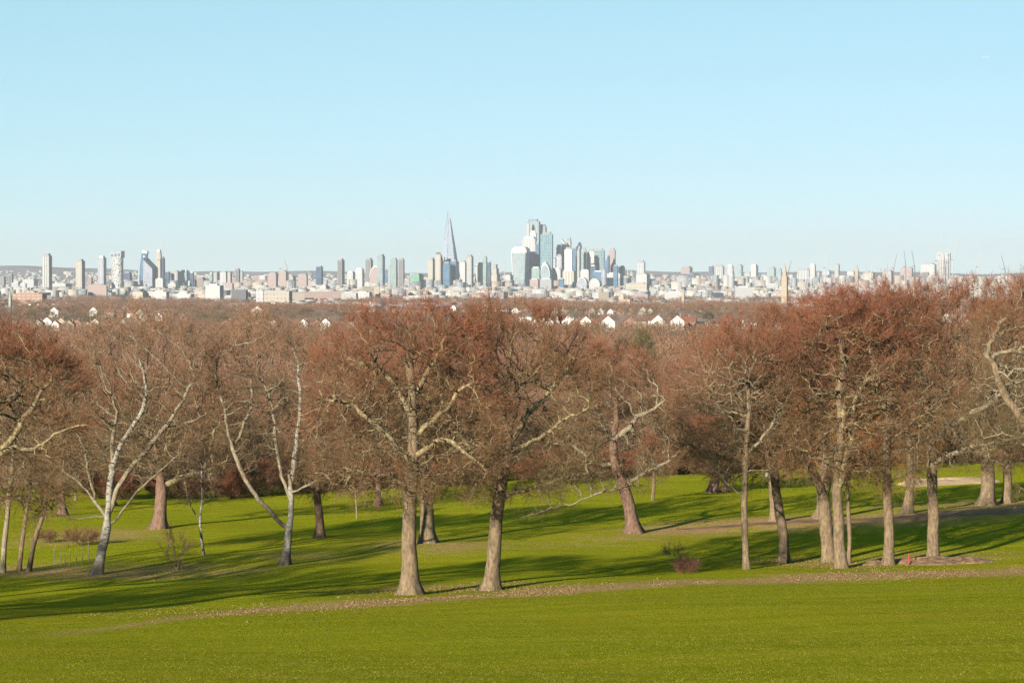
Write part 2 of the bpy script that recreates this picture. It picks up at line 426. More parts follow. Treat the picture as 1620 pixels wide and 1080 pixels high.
def radii(X, par, fix, base_r, tip=0.019, ex=2.33):
    n = len(X); acc = np.zeros(n); r = np.zeros(n)
    for i in range(n - 1, -1, -1):
        r[i] = acc[i] ** (1 / ex) if acc[i] > 0 else tip
        if par[i] >= 0: acc[par[i]] += r[i] ** ex
    p = math.log(base_r / tip) / math.log(max(r[0], tip * 2) / tip)
    r = tip * (r / tip) ** p
    for i, f in enumerate(fix): r[i] = max(r[i] * 0.9, f) if f else r[i]
    return r

def tubes(X, par, r, split=(0.02,), flare=0.9, trunk_len=None, rng=None):
    n = len(X); kids = [[] for _ in range(n)]
    for i, p in enumerate(par):
        if p >= 0: kids[p].append(i)
    V3 = [Vector(x) for x in X]
    bufs = {'trunk': ([], [], []), 'limb': ([], [], [])}
    heads = [0]
    ph = rng.uniform(0, 6.28); nb = int(rng.integers(4, 7))
    while heads:
        h = heads.pop(); ch = [h]
        while kids[ch[-1]]:
            ks = sorted(kids[ch[-1]], key=lambda k: -r[k]); heads += ks[1:]; ch.append(ks[0])
        root = par[h] < 0
        pts = [V3[k] for k in ch]; rad = [r[k] for k in ch]
        if not root:
            pts = [V3[par[h]]] + pts; rad = [min(r[par[h]] * 0.85, r[h] * 1.3)] + rad
        if len(pts) < 2: continue
        sides = 14 if root else 7 if rad[0] > 0.09 else 5 if rad[0] > 0.03 else 3
        key = 'trunk' if root else 'limb'
        if rad[0] < split[0] and not root: continue
        vs, f4, _ = bufs[key]
        u = (pts[1] - pts[0]).orthogonal().normalized(); base = len(vs); zb = pts[0].z
        for i, p in enumerate(pts):
            d = (pts[min(i + 1, len(pts) - 1)] - pts[max(i - 1, 0)])
            if d.length < 1e-6: d = Vector((0, 0, 1))
            d.normalize(); u = (u - d * u.dot(d))
            u = u.normalized() if u.length > 1e-4 else d.orthogonal().normalized()
            v = d.cross(u); rr = rad[i] * (0.55 if i == len(pts) - 1 else 1)
            for k in range(sides):
                a = 2 * math.pi * k / sides; q = rr
                if root:
                    hgt = p.z - zb
                    q *= 1 + flare * math.exp(-max(0, hgt - .3) / 0.6) * (0.85 + 0.45 * math.cos(nb * a + ph)) + 0.10 * math.exp(-hgt / 3.0) * math.cos(3 * a + ph) + 0.05 * math.sin(2 * a + hgt * 1.3)
                vs.append(p + (u * math.cos(a) + v * math.sin(a)) * q)
        for i in range(len(pts) - 1):
            for k in range(sides):
                k2 = (k + 1) % sides; a0 = base + i * sides
                f4.append((a0 + k, a0 + k2, a0 + sides + k2, a0 + sides + k))
    return bufs, kids

def make_sprays(rng, n=10, seg=4, sides=5, w=0.022, curl=0.25, spread=0.75, sub=2):
    out = []
    for _ in range(n):
        Q = []
        def rib(a, b, w0, w1):
            d = b - a; d /= np.linalg.norm(d); s = np.cross(d, rng.normal(0, 1, 3)); s /= np.linalg.norm(s)
            Q.append([a - s * w0 / 2, a + s * w0 / 2, b + s * w1 / 2, b - s * w1 / 2])
        p = np.zeros(3); d = np.array([0, 0, 1.0]); nodes = []
        for i in range(seg):
            d = d + rng.normal(0, curl, 3); d /= np.linalg.norm(d); q = p + d / seg
            rib(p, q, w * (1 - 0.18 * i), w * (1 - 0.18 * (i + 1))); p = q; nodes.append((p.copy(), d.copy()))
        for i in range(sides):
            a, d0 = nodes[i % len(nodes)]; e = d0 + rng.normal(0, spread, 3) * 0.8; e /= np.linalg.norm(e); L = rng.uniform(0.25, 0.55)
            b = a + e * L * 0.55; e2 = e + rng.normal(0, .35, 3); e2 /= np.linalg.norm(e2); c_ = b + e2 * L * 0.45
            rib(a, b, w * 0.7, w * 0.55); rib(b, c_, w * 0.55, w * 0.35)
            for _k in range(sub - 1):
                e3 = e2 + rng.normal(0, .7, 3); e3 /= np.linalg.norm(e3); rib(b, b + e3 * L * 0.4, w * .5, w * .3)
        out.append(np.array(Q))
    return out

def place_sprays(T, O, Dr, S, rng, tint):
    """returns verts, faces, tint for sprays placed at O with direction Dr, size S"""
    which = rng.integers(0, len(T), len(O)); Vs = []; Ts = []
    z = Dr / np.linalg.norm(Dr, axis=1)[:, None]; x = np.cross(z, rng.normal(0, 1, z.shape)); x /= np.linalg.norm(x, axis=1)[:, None]; y = np.cross(z, x)
    for k, t in enumerate(T):
        m = which == k
        if not m.any(): continue
        Rm = np.stack([x[m], y[m], z[m]], 1)        # rows = axes
        P = np.einsum('qvc,ncd->nqvd', t, Rm) * S[m][:, None, None, None] + O[m][:, None, None, :]
        Vs.append(P.reshape(-1, 3)); Ts.append(np.repeat(tint[m], t.shape[0] * 4))
    V = np.concatenate(Vs); F = np.arange(len(V)).reshape(-1, 4)
    return V, F, np.concatenate(Ts)

_rs = np.random.default_rng(77)
SPR = {'fine': make_sprays(_rs, 14, 4, 6, 0.019, 0.2, 0.55, 1),
       'mid': make_sprays(_rs, 10, 3, 5, 0.030, 0.25, 0.8, 1),
       'far': make_sprays(_rs, 8, 2, 4, 0.10, 0.2, 0.8, 1)}

def tree_data(seed, skel, crown, base_r, n_attr=1500, n_spray=4200, spray='fine', size=(0.55, 1.15), step=0.36, split=0.012,
              up=0.03, wob=0.42, upbias=0.35, gnarl=0.22, flare=1.0, bark_='oak_bark', limb='limb_bark', twig='twig_red', tint0=0.25, dk=0.48, thin=0.05):
    rng = np.random.default_rng(seed); n_attr = int(n_attr * 2.6); n_spray = int(n_spray * 1.0)
    X, par, fix = grow(skel, crown, n_attr, rng, step, up=up, wob=wob, gnarl=gnarl, dk=dk)
    r = radii(X, par, fix, base_r)
    bufs, kids = tubes(X, par, r, (split,), flare, rng=rng)
    par_a = np.array(par)
    # twigs on the thin nodes
    idx = np.nonzero(r < thin)[0]; idx = idx[idx > 3]
    O = X[idx]; G = X[idx] - X[np.maximum(par_a[idx], 0)]; G /= np.linalg.norm(G, axis=1)[:, None] + 1e-6
    cc = X[idx].mean(0); Out = O - cc; rad = np.linalg.norm(Out, axis=1); Out /= rad[:, None] + 1e-6
    hq = np.clip((O[:, 2] - np.percentile(O[:, 2], 5)) / (np.ptp(O[:, 2]) * .9), 0, 1); wgt = (0.10 + np.clip(rad / np.percentile(rad, 90), 0, 1.2) ** 2.2) * (.75 + .6 * hq); wgt /= wgt.sum()
    ch = rng.choice(len(idx), n_spray, p=wgt); t = rng.uniform(0, 1, (n_spray, 1))
    Op = O[ch] - G[ch] * step * t
    D = G[ch] * 0.6 + Out[ch] * 0.6 + rng.normal(0, 0.33, (n_spray, 3)); D[:, 2] += upbias
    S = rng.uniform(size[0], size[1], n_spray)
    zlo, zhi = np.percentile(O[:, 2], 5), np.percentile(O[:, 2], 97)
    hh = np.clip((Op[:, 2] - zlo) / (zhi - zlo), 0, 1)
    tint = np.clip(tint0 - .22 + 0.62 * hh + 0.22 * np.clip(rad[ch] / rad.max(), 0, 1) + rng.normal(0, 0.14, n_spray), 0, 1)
    V, F, T = place_sprays(SPR[spray], Op, D, S, rng, tint)
    # thin branches skipped by tubes become ribbons in the crown
    me = {}
    for k, mname in (('trunk', bark_), ('limb', limb)):
        vs, f4, _ = bufs[k]
        if f4: me[k] = np_mesh(k, np.array([tuple(v) for v in vs]), np.array(f4), M[mname], True)
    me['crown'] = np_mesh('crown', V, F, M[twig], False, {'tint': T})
    return me

def plant_tree(name, data, loc, label, cat='tree', group=None, rz=0.0, sc=1.0, limbs='limbs'):
    t = empty(name, loc, label, cat, group, rz); t.scale = (sc, sc, sc)
    for k, nm in (('trunk', 'trunk'), ('limb', limbs), ('crown', 'crown')):
        if k in data: link(nm, data[k], t)
    return t

def hero(name, seed, base, trunk, tr, limbs, crown, label, cat='tree', depth=0.85, d=None, **kw):
    g = hit(*base) if d is None else pt(base[0], base[1], d)
    if d is not None: g[2] = gz(g[0], g[1])
    y = g[1]; s = y / FPX; rng = np.random.default_rng(seed + 1000)
    def loc(p, dy=0.0): return ((p[0] - base[0]) * s, dy, (base[1] - p[1]) * s)
    tk = [loc(p, 0.0) for p in trunk]; tk[0] = (tk[0][0], 0, -0.35)
    sk = [(tk, 0, 0)]
    # trunk radius taper
    tr *= .78 if kw.get('bark_') == 'birch_bark' else .88; sk[0] = (tk, tr, tr * 0.45)
    for L in limbs:
        pts, ra, rb = L[0], L[1], L[2]; dyt = L[3] if len(L) > 3 else rng.uniform(-2.0, 2.0)
        sk.append(([loc(p, dyt * i / (len(pts) - 1)) for i, p in enumerate(pts)], ra * .8, rb * .8))
    cr = []
    for c in crown:
        cx, cy, rx, ry = c[:4]; dy = c[4] if len(c) > 4 else 0.0
        q = loc((cx, cy), dy); cr.append((q[0], q[1], q[2], rx * s, max(rx, ry) * s * depth, ry * s))
    data = tree_data(seed, sk, cr, tr, **kw)
    return plant_tree(name, data, (g[0], g[1], g[2]), label, cat)

OAKS = 'old bare trees in the front row'
# -- front row, centre
hero('oak_tree', 11, (650, 940), [(650, 940), (649, 880), (650, 810), (652, 750), (656, 700), (653, 650), (650, 600), (646, 550)], 0.50,
     [([(652, 740), (620, 700), (590, 660), (560, 640), (520, 630)], .17, .05), ([(656, 690), (690, 650), (728, 612), (752, 600)], .20, .06, -1.5),
      ([(655, 720), (700, 690), (735, 700), (765, 730)], .12, .03, -2.5), ([(653, 660), (625, 610), (590, 575)], .15, .04, 1.5),
      ([(651, 770), (615, 745), (570, 745), (530, 760)], .10, .03, -2), ([(650, 630), (690, 570), (705, 530)], .13, .04)],
     [(640, 585, 150, 112), (585, 665, 110, 85), (705, 660, 110, 90), (650, 740, 150, 55, -2), (560, 720, 80, 60, -1)],
     'reddish oak with a straight flared trunk, left of the two central front oaks', n_attr=2100, n_spray=6500)
hero('oak_tree', 12, (775, 933), [(775, 933), (782, 870), (787, 810), (792, 765), (802, 720), (806, 680)], 0.46,
     [([(806, 690), (796, 650), (798, 610)], .20, .08, 0.5), ([(806, 680), (822, 640), (816, 600)], .18, .08, -.8), ([(806, 700), (838, 650), (870, 610), (905, 565)], .17, .05, 1.5),
      ([(803, 720), (850, 690), (885, 655), (930, 640)], .15, .04, -2), ([(795, 760), (765, 730), (740, 690), (700, 640)], .12, .04, -1.5),
      ([(790, 790), (830, 775), (880, 755), (930, 745)], .09, .03, -1)],
     [(800, 580, 125, 112), (760, 660, 95, 85), (870, 650, 100, 90), (900, 590, 80, 70, 1.5), (810, 740, 140, 50, -1), (700, 740, 60, 45), (900, 730, 70, 50)],
     'reddish oak leaning slightly right with a dark fork, right of the two central oaks', n_attr=2100, n_spray=6200)
# -- leaning tree behind them
hero('leaning_tree', 13, (1003, 843), [(1003, 843), (995, 800), (984, 765), (972, 735), (968, 700), (975, 660)], 0.56,
     [([(985, 770), (960, 775), (920, 785), (870, 800), (820, 815)], .09, .03, -3), ([(982, 765), (1010, 745), (1045, 735), (1070, 715)], .13, .04, -1),
      ([(972, 735), (930, 720), (900, 700)], .14, .04), ([(970, 700), (1010, 660), (1050, 630)], .14, .04)],
     [(975, 650, 105, 90), (920, 700, 70, 60, -2), (1030, 690, 70, 60), (960, 600, 80, 60), (975, 745, 90, 40)],
     'bare pinkish tree, short thick trunk leaning left, long low branch over the lawn', n_attr=1300, n_spray=4200, limb='pale_limb', bark_='red_bark')
# -- front row, right
hero('slim_tree', 14, (1182, 900), [(1182, 900), (1180, 850), (1178, 790), (1179, 740), (1182, 700), (1184, 650), (1183, 590)], 0.25,
     [([(1178, 790), (1160, 770), (1140, 752)], .05, .02, -.5), ([(1181, 720), (1205, 690), (1225, 660)], .07, .03)],
     [(1180, 620, 85, 110), (1140, 690, 60, 60), (1225, 700, 50, 55)],
     'slender straight bare tree standing alone just left of the thicker right-hand trunks', n_attr=900, n_spray=3000, flare=0.35, limb='pale_limb')
hero('ash_tree', 15, (1243, 890), [(1243, 890), (1241, 850), (1232, 800), (1226, 760), (1224, 720), (1215, 680)], 0.38,
     [([(1226, 760), (1260, 730), (1290, 700), (1310, 660)], .13, .04), ([(1224, 725), (1190, 690), (1150, 650), (1115, 615)], .14, .04, -1.5),
      ([(1216, 690), (1240, 640), (1255, 590)], .14, .04), ([(1226, 745), (1180, 730), (1130, 720), (1090, 700)], .09, .03, -2)],
     [(1200, 600, 120, 110), (1150, 690, 90, 70, -1), (1250, 560, 70, 80), (1120, 620, 70, 75), (1180, 735, 90, 40, -1)],
     'bare tree with a bulge at the foot of its bent trunk and branches sweeping left', n_attr=1700, n_spray=4800, limb='pale_limb', flare=0.5)
hero('twin_oak', 16, (1312, 888), [(1312, 888), (1308, 840), (1305, 790), (1292, 755), (1275, 730), (1262, 700)], 0.52,
     [([(1306, 790), (1318, 740), (1312, 690), (1300, 640)], .22, .07, 1.0), ([(1275, 735), (1245, 705), (1205, 670), (1160, 625), (1150, 600)], .14, .05, -2),
      ([(1312, 690), (1345, 640), (1370, 590)], .15, .05)],
     [(1270, 570, 100, 100), (1220, 640, 90, 80, -1), (1320, 540, 80, 75)],
     'thick gnarled oak, left half of the twin clump, one bough bending out left', n_attr=1500, n_spray=4500, flare=0.6)
hero('twin_oak', 17, (1332, 898), [(1332, 898), (1328, 850), (1325, 790), (1323, 740), (1330, 690), (1335, 640)], 0.42,
     [([(1327, 770), (1340, 720), (1352, 670), (1372, 600)], .17, .05, 1), ([(1330, 690), (1322, 640), (1335, 570), (1330, 510)], .17, .05), ([(1328, 745), (1290, 720), (1250, 700), (1210, 700)], .12, .04, -2)],
     [(1335, 560, 100, 105), (1360, 640, 80, 80), (1300, 700, 90, 60, -1), (1360, 730, 60, 40, 1)],
     'straight pale-trunked oak standing in front of the gnarled one in the twin clump', n_attr=1600, n_spray=4600, flare=0.5)
hero('slim_tree', 18, (1343, 890), [(1343, 890), (1344, 850), (1340, 800), (1339, 750), (1348, 700), (1360, 640)], 0.17,
     [], [(1375, 590, 55, 80)], 'thin dark-barked stem squeezed behind the right side of the twin clump', n_attr=420, n_spray=1500, flare=0.3)
hero('oak_tree', 19, (1405, 893), [(1405, 893), (1406, 850), (1403, 800), (1402, 750), (1400, 700), (1405, 650), (1410, 600), (1412, 550)], 0.38,
     [([(1403, 770), (1430, 755), (1455, 735), (1445, 700)], .09, .03, -1), ([(1400, 760), (1375, 740), (1340, 745), (1300, 740)], .10, .03, -1.5),
      ([(1404, 660), (1390, 610), (1378, 560), (1370, 510)], .16, .05), ([(1408, 620), (1420, 560), (1418, 500)], .15, .05), ([(1404, 700), (1440, 670), (1470, 650)], .11, .04)],
     [(1405, 560, 90, 115), (1440, 640, 70, 75), (1365, 650, 65, 75), (1400, 735, 75, 40, -1)],
     'oak with a collar of tangled low branches round its trunk, on orange soil', n_attr=1700, n_spray=4800, flare=0.45)
hero('oak_tree', 20, (1476, 887), [(1476, 887), (1476, 840), (1475, 780), (1474, 730), (1467, 670), (1464, 600)], 0.44,
     [([(1470, 690), (1500, 660), (1540, 635), (1590, 610), (1640, 600)], .19, .06, -1), ([(1474, 735), (1520, 705), (1570, 690), (1620, 680)], .12, .04, -2),
      ([(1466, 640), (1480, 590), (1500, 540)], .15, .05, 1), ([(1465, 610), (1440, 560), (1430, 510)], .13, .05)],
     [(1490, 550, 110, 105), (1560, 590, 95, 85, -1), (1540, 680, 100, 65, -2), (1440, 660, 60, 80)],
     'stout oak with two scarred rings round its trunk, beside the red post, boughs reaching right', n_attr=1900, n_spray=5200, limb='pale_limb', flare=0.4)
hero('oak_tree', 21, (1690, 905), [(1690, 905), (1688, 850), (1685, 780), (1680, 720), (1670, 660)], 0.45,
     [([(1685, 770), (1640, 720), (1590, 690), (1550, 690)], .09, .03, -1), ([(1680, 730), (1620, 680), (1580, 620), (1555, 560)], .09, .03), ([(1683, 790), (1650, 780), (1610, 760), (1600, 775)], .08, .03, -2)],
     [(1650, 550, 110, 120), (1600, 650, 80, 70), (1700, 620, 90, 80)],
     'bare tree off the right edge whose pale crooked branches reach into view', n_attr=1400, n_spray=4200, limb='pale_limb')
# -- left: birches
BK = dict(bark_='birch_bark', limb='pale_limb', twig='twig_pale', upbias=0.6, up=0.22, gnarl=0.12, wob=0.26)
def birch_limbs(t):               # the big limbs of a birch keep its white bark
    return t
hero('birch_tree', 31, (152, 908), [(152, 908), (162, 870), (170, 835), (172, 812)], 0.42,
     [([(171, 830), (175, 790), (178, 740), (176, 700), (185, 650)], .21, .08, .5), ([(172, 815), (195, 765), (225, 725), (262, 675), (295, 625), (318, 590)], .20, .06, -1),
      ([(170, 820), (150, 790), (130, 765), (105, 745)], .15, .04, -.5), ([(178, 740), (195, 700), (225, 650), (230, 620)], .11, .04, 1), ([(178, 830), (205, 800), (235, 765), (265, 740), (290, 715)], .10, .04, -2),
      ([(172, 812), (130, 822), (95, 812), (70, 812)], .08, .03, -1.5), ([(150, 790), (135, 740), (125, 700)], .09, .03, 1), ([(262, 675), (300, 665), (325, 655)], .06, .02)],
     [(185, 620, 110, 120), (265, 590, 80, 95), (130, 690, 80, 80), (240, 700, 80, 60, -1), (215, 540, 70, 60)],
     'white birch with a dark foot leaning right and splitting low into spreading limbs', n_attr=1700, n_spray=4300, **BK)
hero('birch_tree', 32, (450, 893), [(450, 893), (456, 850), (460, 815), (462, 780), (458, 750)], 0.34,
     [([(455, 838), (430, 805), (400, 765), (375, 700), (365, 650), (348, 590), (352, 560)], .17, .07, -1), ([(460, 790), (445, 740), (438, 690), (432, 640), (410, 590)], .15, .05, .5),
      ([(461, 785), (468, 720), (475, 680), (480, 640), (470, 570)], .15, .05, 1), ([(462, 780), (500, 765), (530, 745), (560, 740)], .09, .03, -2), ([(375, 700), (395, 640), (392, 590)], .08, .03)],
     [(420, 590, 85, 100), (370, 600, 50, 85), (480, 620, 80, 100), (500, 710, 70, 50, -1), (400, 690, 60, 55)],
     'white birch forking near the ground, its left limb sweeping far up to the left', n_attr=1600, n_spray=4000, **BK)
hero('young_birch', 33, (323, 878), [(323, 878), (318, 845), (316, 820), (320, 790), (320, 735)], 0.13,
     [([(316, 820), (300, 800), (292, 775), (288, 750)], .06, .02), ([(319, 800), (335, 790)], .04, .02)],
     [(315, 745, 42, 55)], 'slim young white birch with a single fork, between the two big birches', n_attr=260, n_spray=700, flare=0.3, split=0.006, **BK)
for i, (bx, by, tx, r_, lb) in enumerate([(4, 905, 14, .22, 'pale leaning birch stem at the left edge of the photo'), (30, 903, 44, .18, 'dark birch stem between two leaning ones at the left'), (44, 903, 73, .20, 'birch stem leaning furthest right in the left-edge clump')]):
    hero('birch_tree', 34 + i, (bx, by), [(bx, by), ((bx * 2 + tx) / 3, by - 45), (tx, 800), (tx + 6, 740), (tx + 10, 680)], r_,
         [([(tx, 800), (tx - 30, 760), (tx - 50, 720)], .07, .03), ([(tx + 4, 760), (tx + 35, 720)], .06, .02)],
         [(tx + 5, 650, 60, 90), (tx + 20, 730, 45, 45)], lb, n_attr=500, n_spray=1700, flare=0.4, **{**BK, 'bark_': ['pale_limb', 'oak_bark', 'oak_bark'][i]})
# -- left oaks, mostly outside the frame, boughs reaching in
hero('oak_tree', 41, (-75, 985), [(-75, 985), (-76, 900), (-78, 820), (-70, 760), (-62, 700)], 0.55,
     [([(-70, 770), (-20, 720), (20, 695), (50, 640), (75, 615), (90, 600)], .20, .06, -1), ([(-66, 740), (0, 715), (60, 700), (110, 675), (160, 665)], .17, .04, -2.5),
      ([(-62, 700), (-20, 650), (20, 620), (50, 590)], .17, .05, 1), ([(-75, 800), (-20, 790), (30, 775), (90, 780), (60, 815)], .11, .03, -2)],
     [(-40, 600, 150, 105), (50, 640, 100, 100), (-80, 700, 130, 80), (50, 750, 95, 60, -2)],
     'big reddish oak whose yellow-lichened boughs reach in from the left edge', n_attr=2200, n_spray=6500)
hero('oak_tree', 42, (-1330, 985), [(-1330, 985), (-1332, 880), (-1330, 780), (-1320, 700)], 0.55, [([(-1330, 800), (-1250, 730), (-1190, 660)], .2, .05), ([(-1325, 760), (-1405, 680), (-1445, 620)], .2, .05)],
     [(-1330, 540, 280, 210)], 'oak outside the left of the view, nearest the camera, seen only by its shadow', n_attr=1300, n_spray=5000, d=84)
hero('oak_tree', 43, (-765, 930), [(-765, 930), (-767, 850), (-765, 760), (-755, 700)], 0.5, [([(-765, 790), (-695, 720), (-645, 650)], .18, .05)],
     [(-765, 550, 240, 180)], 'oak outside the left of the view, second from the camera, shading the birches', n_attr=1200, n_spray=4600, d=102)
hero('oak_tree', 44, (-360, 930), [(-360, 930), (-362, 850), (-360, 780), (-350, 720)], 0.5, [([(-360, 790), (-310, 740), (-260, 690)], .18, .05)],
     [(-355, 610, 190, 140)], 'oak just outside the left edge behind the yellow-lichened one', n_attr=1200, n_spray=4600, d=128)

hero('oak_tree', 45, (-960, 930), [(-960, 930), (-962, 850), (-960, 780), (-950, 720)], 0.5, [], [(-955, 590, 210, 160)],
     'oak outside the left of the view, shading the lawn by the birches', n_attr=1000, n_spray=4600, d=118)

# -- second row
KW2 = dict(spray='mid', size=(0.6, 1.2), split=0.02, dk=0.8)
hero('oak_tree', 51, (676, 858), [(676, 858), (676, 820), (674, 780), (672, 740), (672, 700)], 0.62, [], [(675, 640, 110, 100)],
     'broad-footed tree standing close behind the left central oak', n_attr=800, n_spray=2600, **KW2)
hero('small_tree', 52, (506, 850), [(506, 850), (506, 825), (504, 800), (500, 770)], 0.36, [], [(505, 730, 75, 60), (520, 690, 70, 50)],
     'squat dark-trunked tree behind the forked birch, low twiggy crown', n_attr=700, n_spray=2400, bark_='red_bark', **KW2)
hero('oak_tree', 53, (252, 836), [(252, 836), (254, 800), (256, 765), (250, 720)], 0.62, [([(256, 770), (290, 755), (330, 745)], .12, .04)], [(260, 660, 120, 90), (200, 700, 70, 60), (320, 700, 70, 60)],
     'tree with a thick reddish trunk on the far lawn, seen between the two big birches', n_attr=1000, n_spray=3400, bark_='red_bark', **KW2)
hero('oak_tree', 54, (1228, 825), [(1228, 825), (1224, 780), (1222, 750), (1220, 700)], 0.45, [], [(1215, 640, 100, 90)],
     'tree behind the bent-trunked one, trunk base on the near edge of the dirt track', n_attr=700, n_spray=2200, **KW2)
hero('oak_tree', 55, (1300, 820), [(1300, 820), (1302, 780), (1304, 750), (1304, 700)], 0.60, [], [(1300, 630, 100, 90)],
     'wide-based tree at the track behind the twin clump', n_attr=700, n_spray=2200, **KW2)
hero('oak_tree', 56, (1435, 812), [(1435, 812), (1438, 780), (1440, 750), (1438, 710), (1430, 670)], 0.42, [], [(1430, 610, 100, 95), (1400, 680, 60, 50)],
     'grey mottled tree just beyond the track between two front-row trunks', n_attr=900, n_spray=2800, **KW2)
hero('oak_tree', 57, (1560, 799), [(1560, 799), (1562, 770), (1562, 740), (1558, 710), (1555, 670)], 0.72, [([(1560, 720), (1520, 690), (1490, 670)], .18, .05), ([(1560, 715), (1600, 690), (1640, 680)], .18, .05)], [(1560, 560, 125, 128), (1510, 660, 70, 60), (1600, 670, 70, 60)],
     'massive flared oak trunk beyond the dirt track on the right', n_attr=1300, n_spray=4000, **KW2)
hero('oak_tree', 58, (1593, 795), [(1593, 795), (1594, 770), (1593, 745), (1596, 710), (1600, 670)], 0.45, [], [(1620, 560, 110, 135), (1620, 670, 60, 60)],
     'narrower trunk just right of the massive flared oak', n_attr=1000, n_spray=3200, **KW2)
hero('small_tree', 59, (1128, 779), [(1128, 779), (1131, 765), (1134, 745), (1136, 720)], 0.50, [], [(1130, 700, 65, 45), (1100, 715, 50, 30)],
     'low spreading tree with a pale leaning trunk, left of a pair on the far lawn', n_attr=800, n_spray=2600, bark_='red_bark', **KW2)
hero('small_tree', 60, (1147, 778), [(1147, 778), (1146, 765), (1148, 745), (1150, 720)], 0.32, [], [(1160, 700, 60, 45)],
     'low spreading tree with a dark slim trunk, right of a pair on the far lawn', n_attr=600, n_spray=2000, bark_='red_bark', **KW2)
hero('small_tree', 61, (1033, 791), [(1033, 791), (1033, 775), (1034, 755), (1032, 730)], 0.20, [], [(1033, 725, 30, 32)],
     'young yellow-stemmed tree alone on the sunny far lawn', n_attr=300, n_spray=900, flare=.2, **KW2)
hero('small_tree', 62, (565, 820), [(565, 820), (565, 805), (563, 790), (562, 775)], 0.08, [], [(563, 775, 16, 22)],
     'tiny pale sapling on the lawn left of the central oaks', n_attr=120, n_spray=160, flare=.2, **{**KW2, 'bark_': 'pale_limb', 'twig': 'twig_pale'})
hero('oak_tree', 63, (176, 800), [(176, 800), (175, 770), (176, 740), (172, 700)], 0.45, [], [(150, 650, 110, 90), (90, 700, 80, 60)],
     'tree with a pinkish trunk behind the left birch at the edge of the wood', n_attr=900, n_spray=3000, bark_='red_bark', **KW2)
hero('oak_tree', 64, (100, 815), [(100, 815), (98, 780), (96, 750), (96, 700)], 0.40, [], [(60, 640, 120, 100), (20, 720, 70, 50)],
     'tree behind the left-edge birch clump beside the red shrub', n_attr=900, n_spray=3000, bark_='red_bark', **KW2)
hero('oak_tree', 65, (600, 800), [(600, 800), (600, 770), (600, 740), (602, 700)], 0.35, [], [(600, 640, 100, 85), (560, 700, 60, 50)],
     'tree at the far side of the lawn filling the gap left of the central oaks', n_attr=900, n_spray=3000, bark_='red_bark', **KW2)

# ------------------------------------------------------------------ shrubs and bushes
def bush_data(seed, rx, rz, n_attr, n_spray, mat, spray='mid', size=(0.35, 0.7), stems=5, r0=0.04, upb=0.7, limb='limb_bark', tint0=.25):
    rng = np.random.default_rng(seed); sk = []
    for k in range(stems):
        a = 2 * math.pi * k / stems + rng.uniform(-.4, .4); L = rng.uniform(.4, .7)
        p0 = (0, 0, -0.1); p1 = (math.cos(a) * rx * .25 * L, math.sin(a) * rx * .25 * L, rz * .5 * L); p2 = (math.cos(a) * rx * .7 * L, math.sin(a) * rx * .6 * L, rz * 1.1 * L)
        sk.append(([p0, p1, p2], r0, r0 * .4))
    return tree_data(seed, sk, [(0, 0, rz * 1.05, rx, rx * .8, rz * .95)], r0 * 1.3, n_attr=n_attr, n_spray=n_spray, spray=spray, size=size, step=0.3, split=0.006, flare=0.1,
                     bark_=limb, limb=limb, twig=mat, dk=0.35, upbias=upb, thin=1.0, tint0=tint0, up=.3)
def bush(name, px, py, data, label, cat='shrub', group=None, sc=1.0, rz=0.0, d=None):
    g = hit(px, py) if d is None else pt(px, py, d)
    return plant_tree(name, data, (g[0], g[1], float(gz(g[0], g[1])) - 0.02), label, cat, group, rz, sc, 'stems')
bush('bare_bush', 280, 902, bush_data(101, 1.05, 1.3, 120, 220, 'twig_pale', 'fine', (0.5, 0.9), 6, 0.045), 'small dark multi-stemmed bare bush on the shaded grass between the birches')
bush('twiggy_bush', 1085, 906, bush_data(102, 0.75, 0.32, 120, 700, 'pinkbush', 'fine', (0.3, 0.6), 8, 0.015), 'low pink-stemmed twiggy clump on the open grass in front of the far oaks')
bush('twiggy_bush', 1070, 893, bush_data(103, 0.8, 0.6, 60, 80, 'twig_pale', 'fine', (0.6, 1.0), 6, 0.012), 'thin wisp of bare stems rising behind the pink-stemmed clump')
bush('red_shrub', 128, 862, bush_data(104, 1.2, 0.55, 220, 800, 'twig_red', 'mid', (0.3, 0.7), 8, 0.03), 'reddish rounded shrub behind the left birch')
bush('red_shrub', 76, 858, bush_data(105, 0.8, 0.4, 150, 400, 'twig_red', 'mid', (0.3, 0.7), 8, 0.03), 'smaller reddish shrub beside the left edge birch clump')
wl = bush_data(111, 4.2, 2.0, 420, 5200, 'willow', 'mid', (0.6, 1.2), 10, 0.05, 0.9)
for i, (px, py, s_, lb) in enumerate([(1212, 752, .85, 'leftmost orange willow bush at the wood edge'), (1262, 751, 1.15, 'large orange willow bush behind the bent trunk'), (1310, 750, 1.0, 'orange willow bush seen behind the twin clump'),
                                   (1362, 748, 1.2, 'brightest orange willow bush just right of the twin clump'), (1418, 746, .9, 'orange willow bush behind the collared oak')]):
    bush('willow_bush', px, py, wl, lb, 'bush', 'orange willow bushes along the wood edge', s_ * 1.6, i * 1.3, 290 + (i % 2) * 3)
bm_ = bush_data(112, 3.4, 1.15, 300, 3600, 'bramble', 'mid', (0.35, 0.7), 12, 0.03, 0.6)
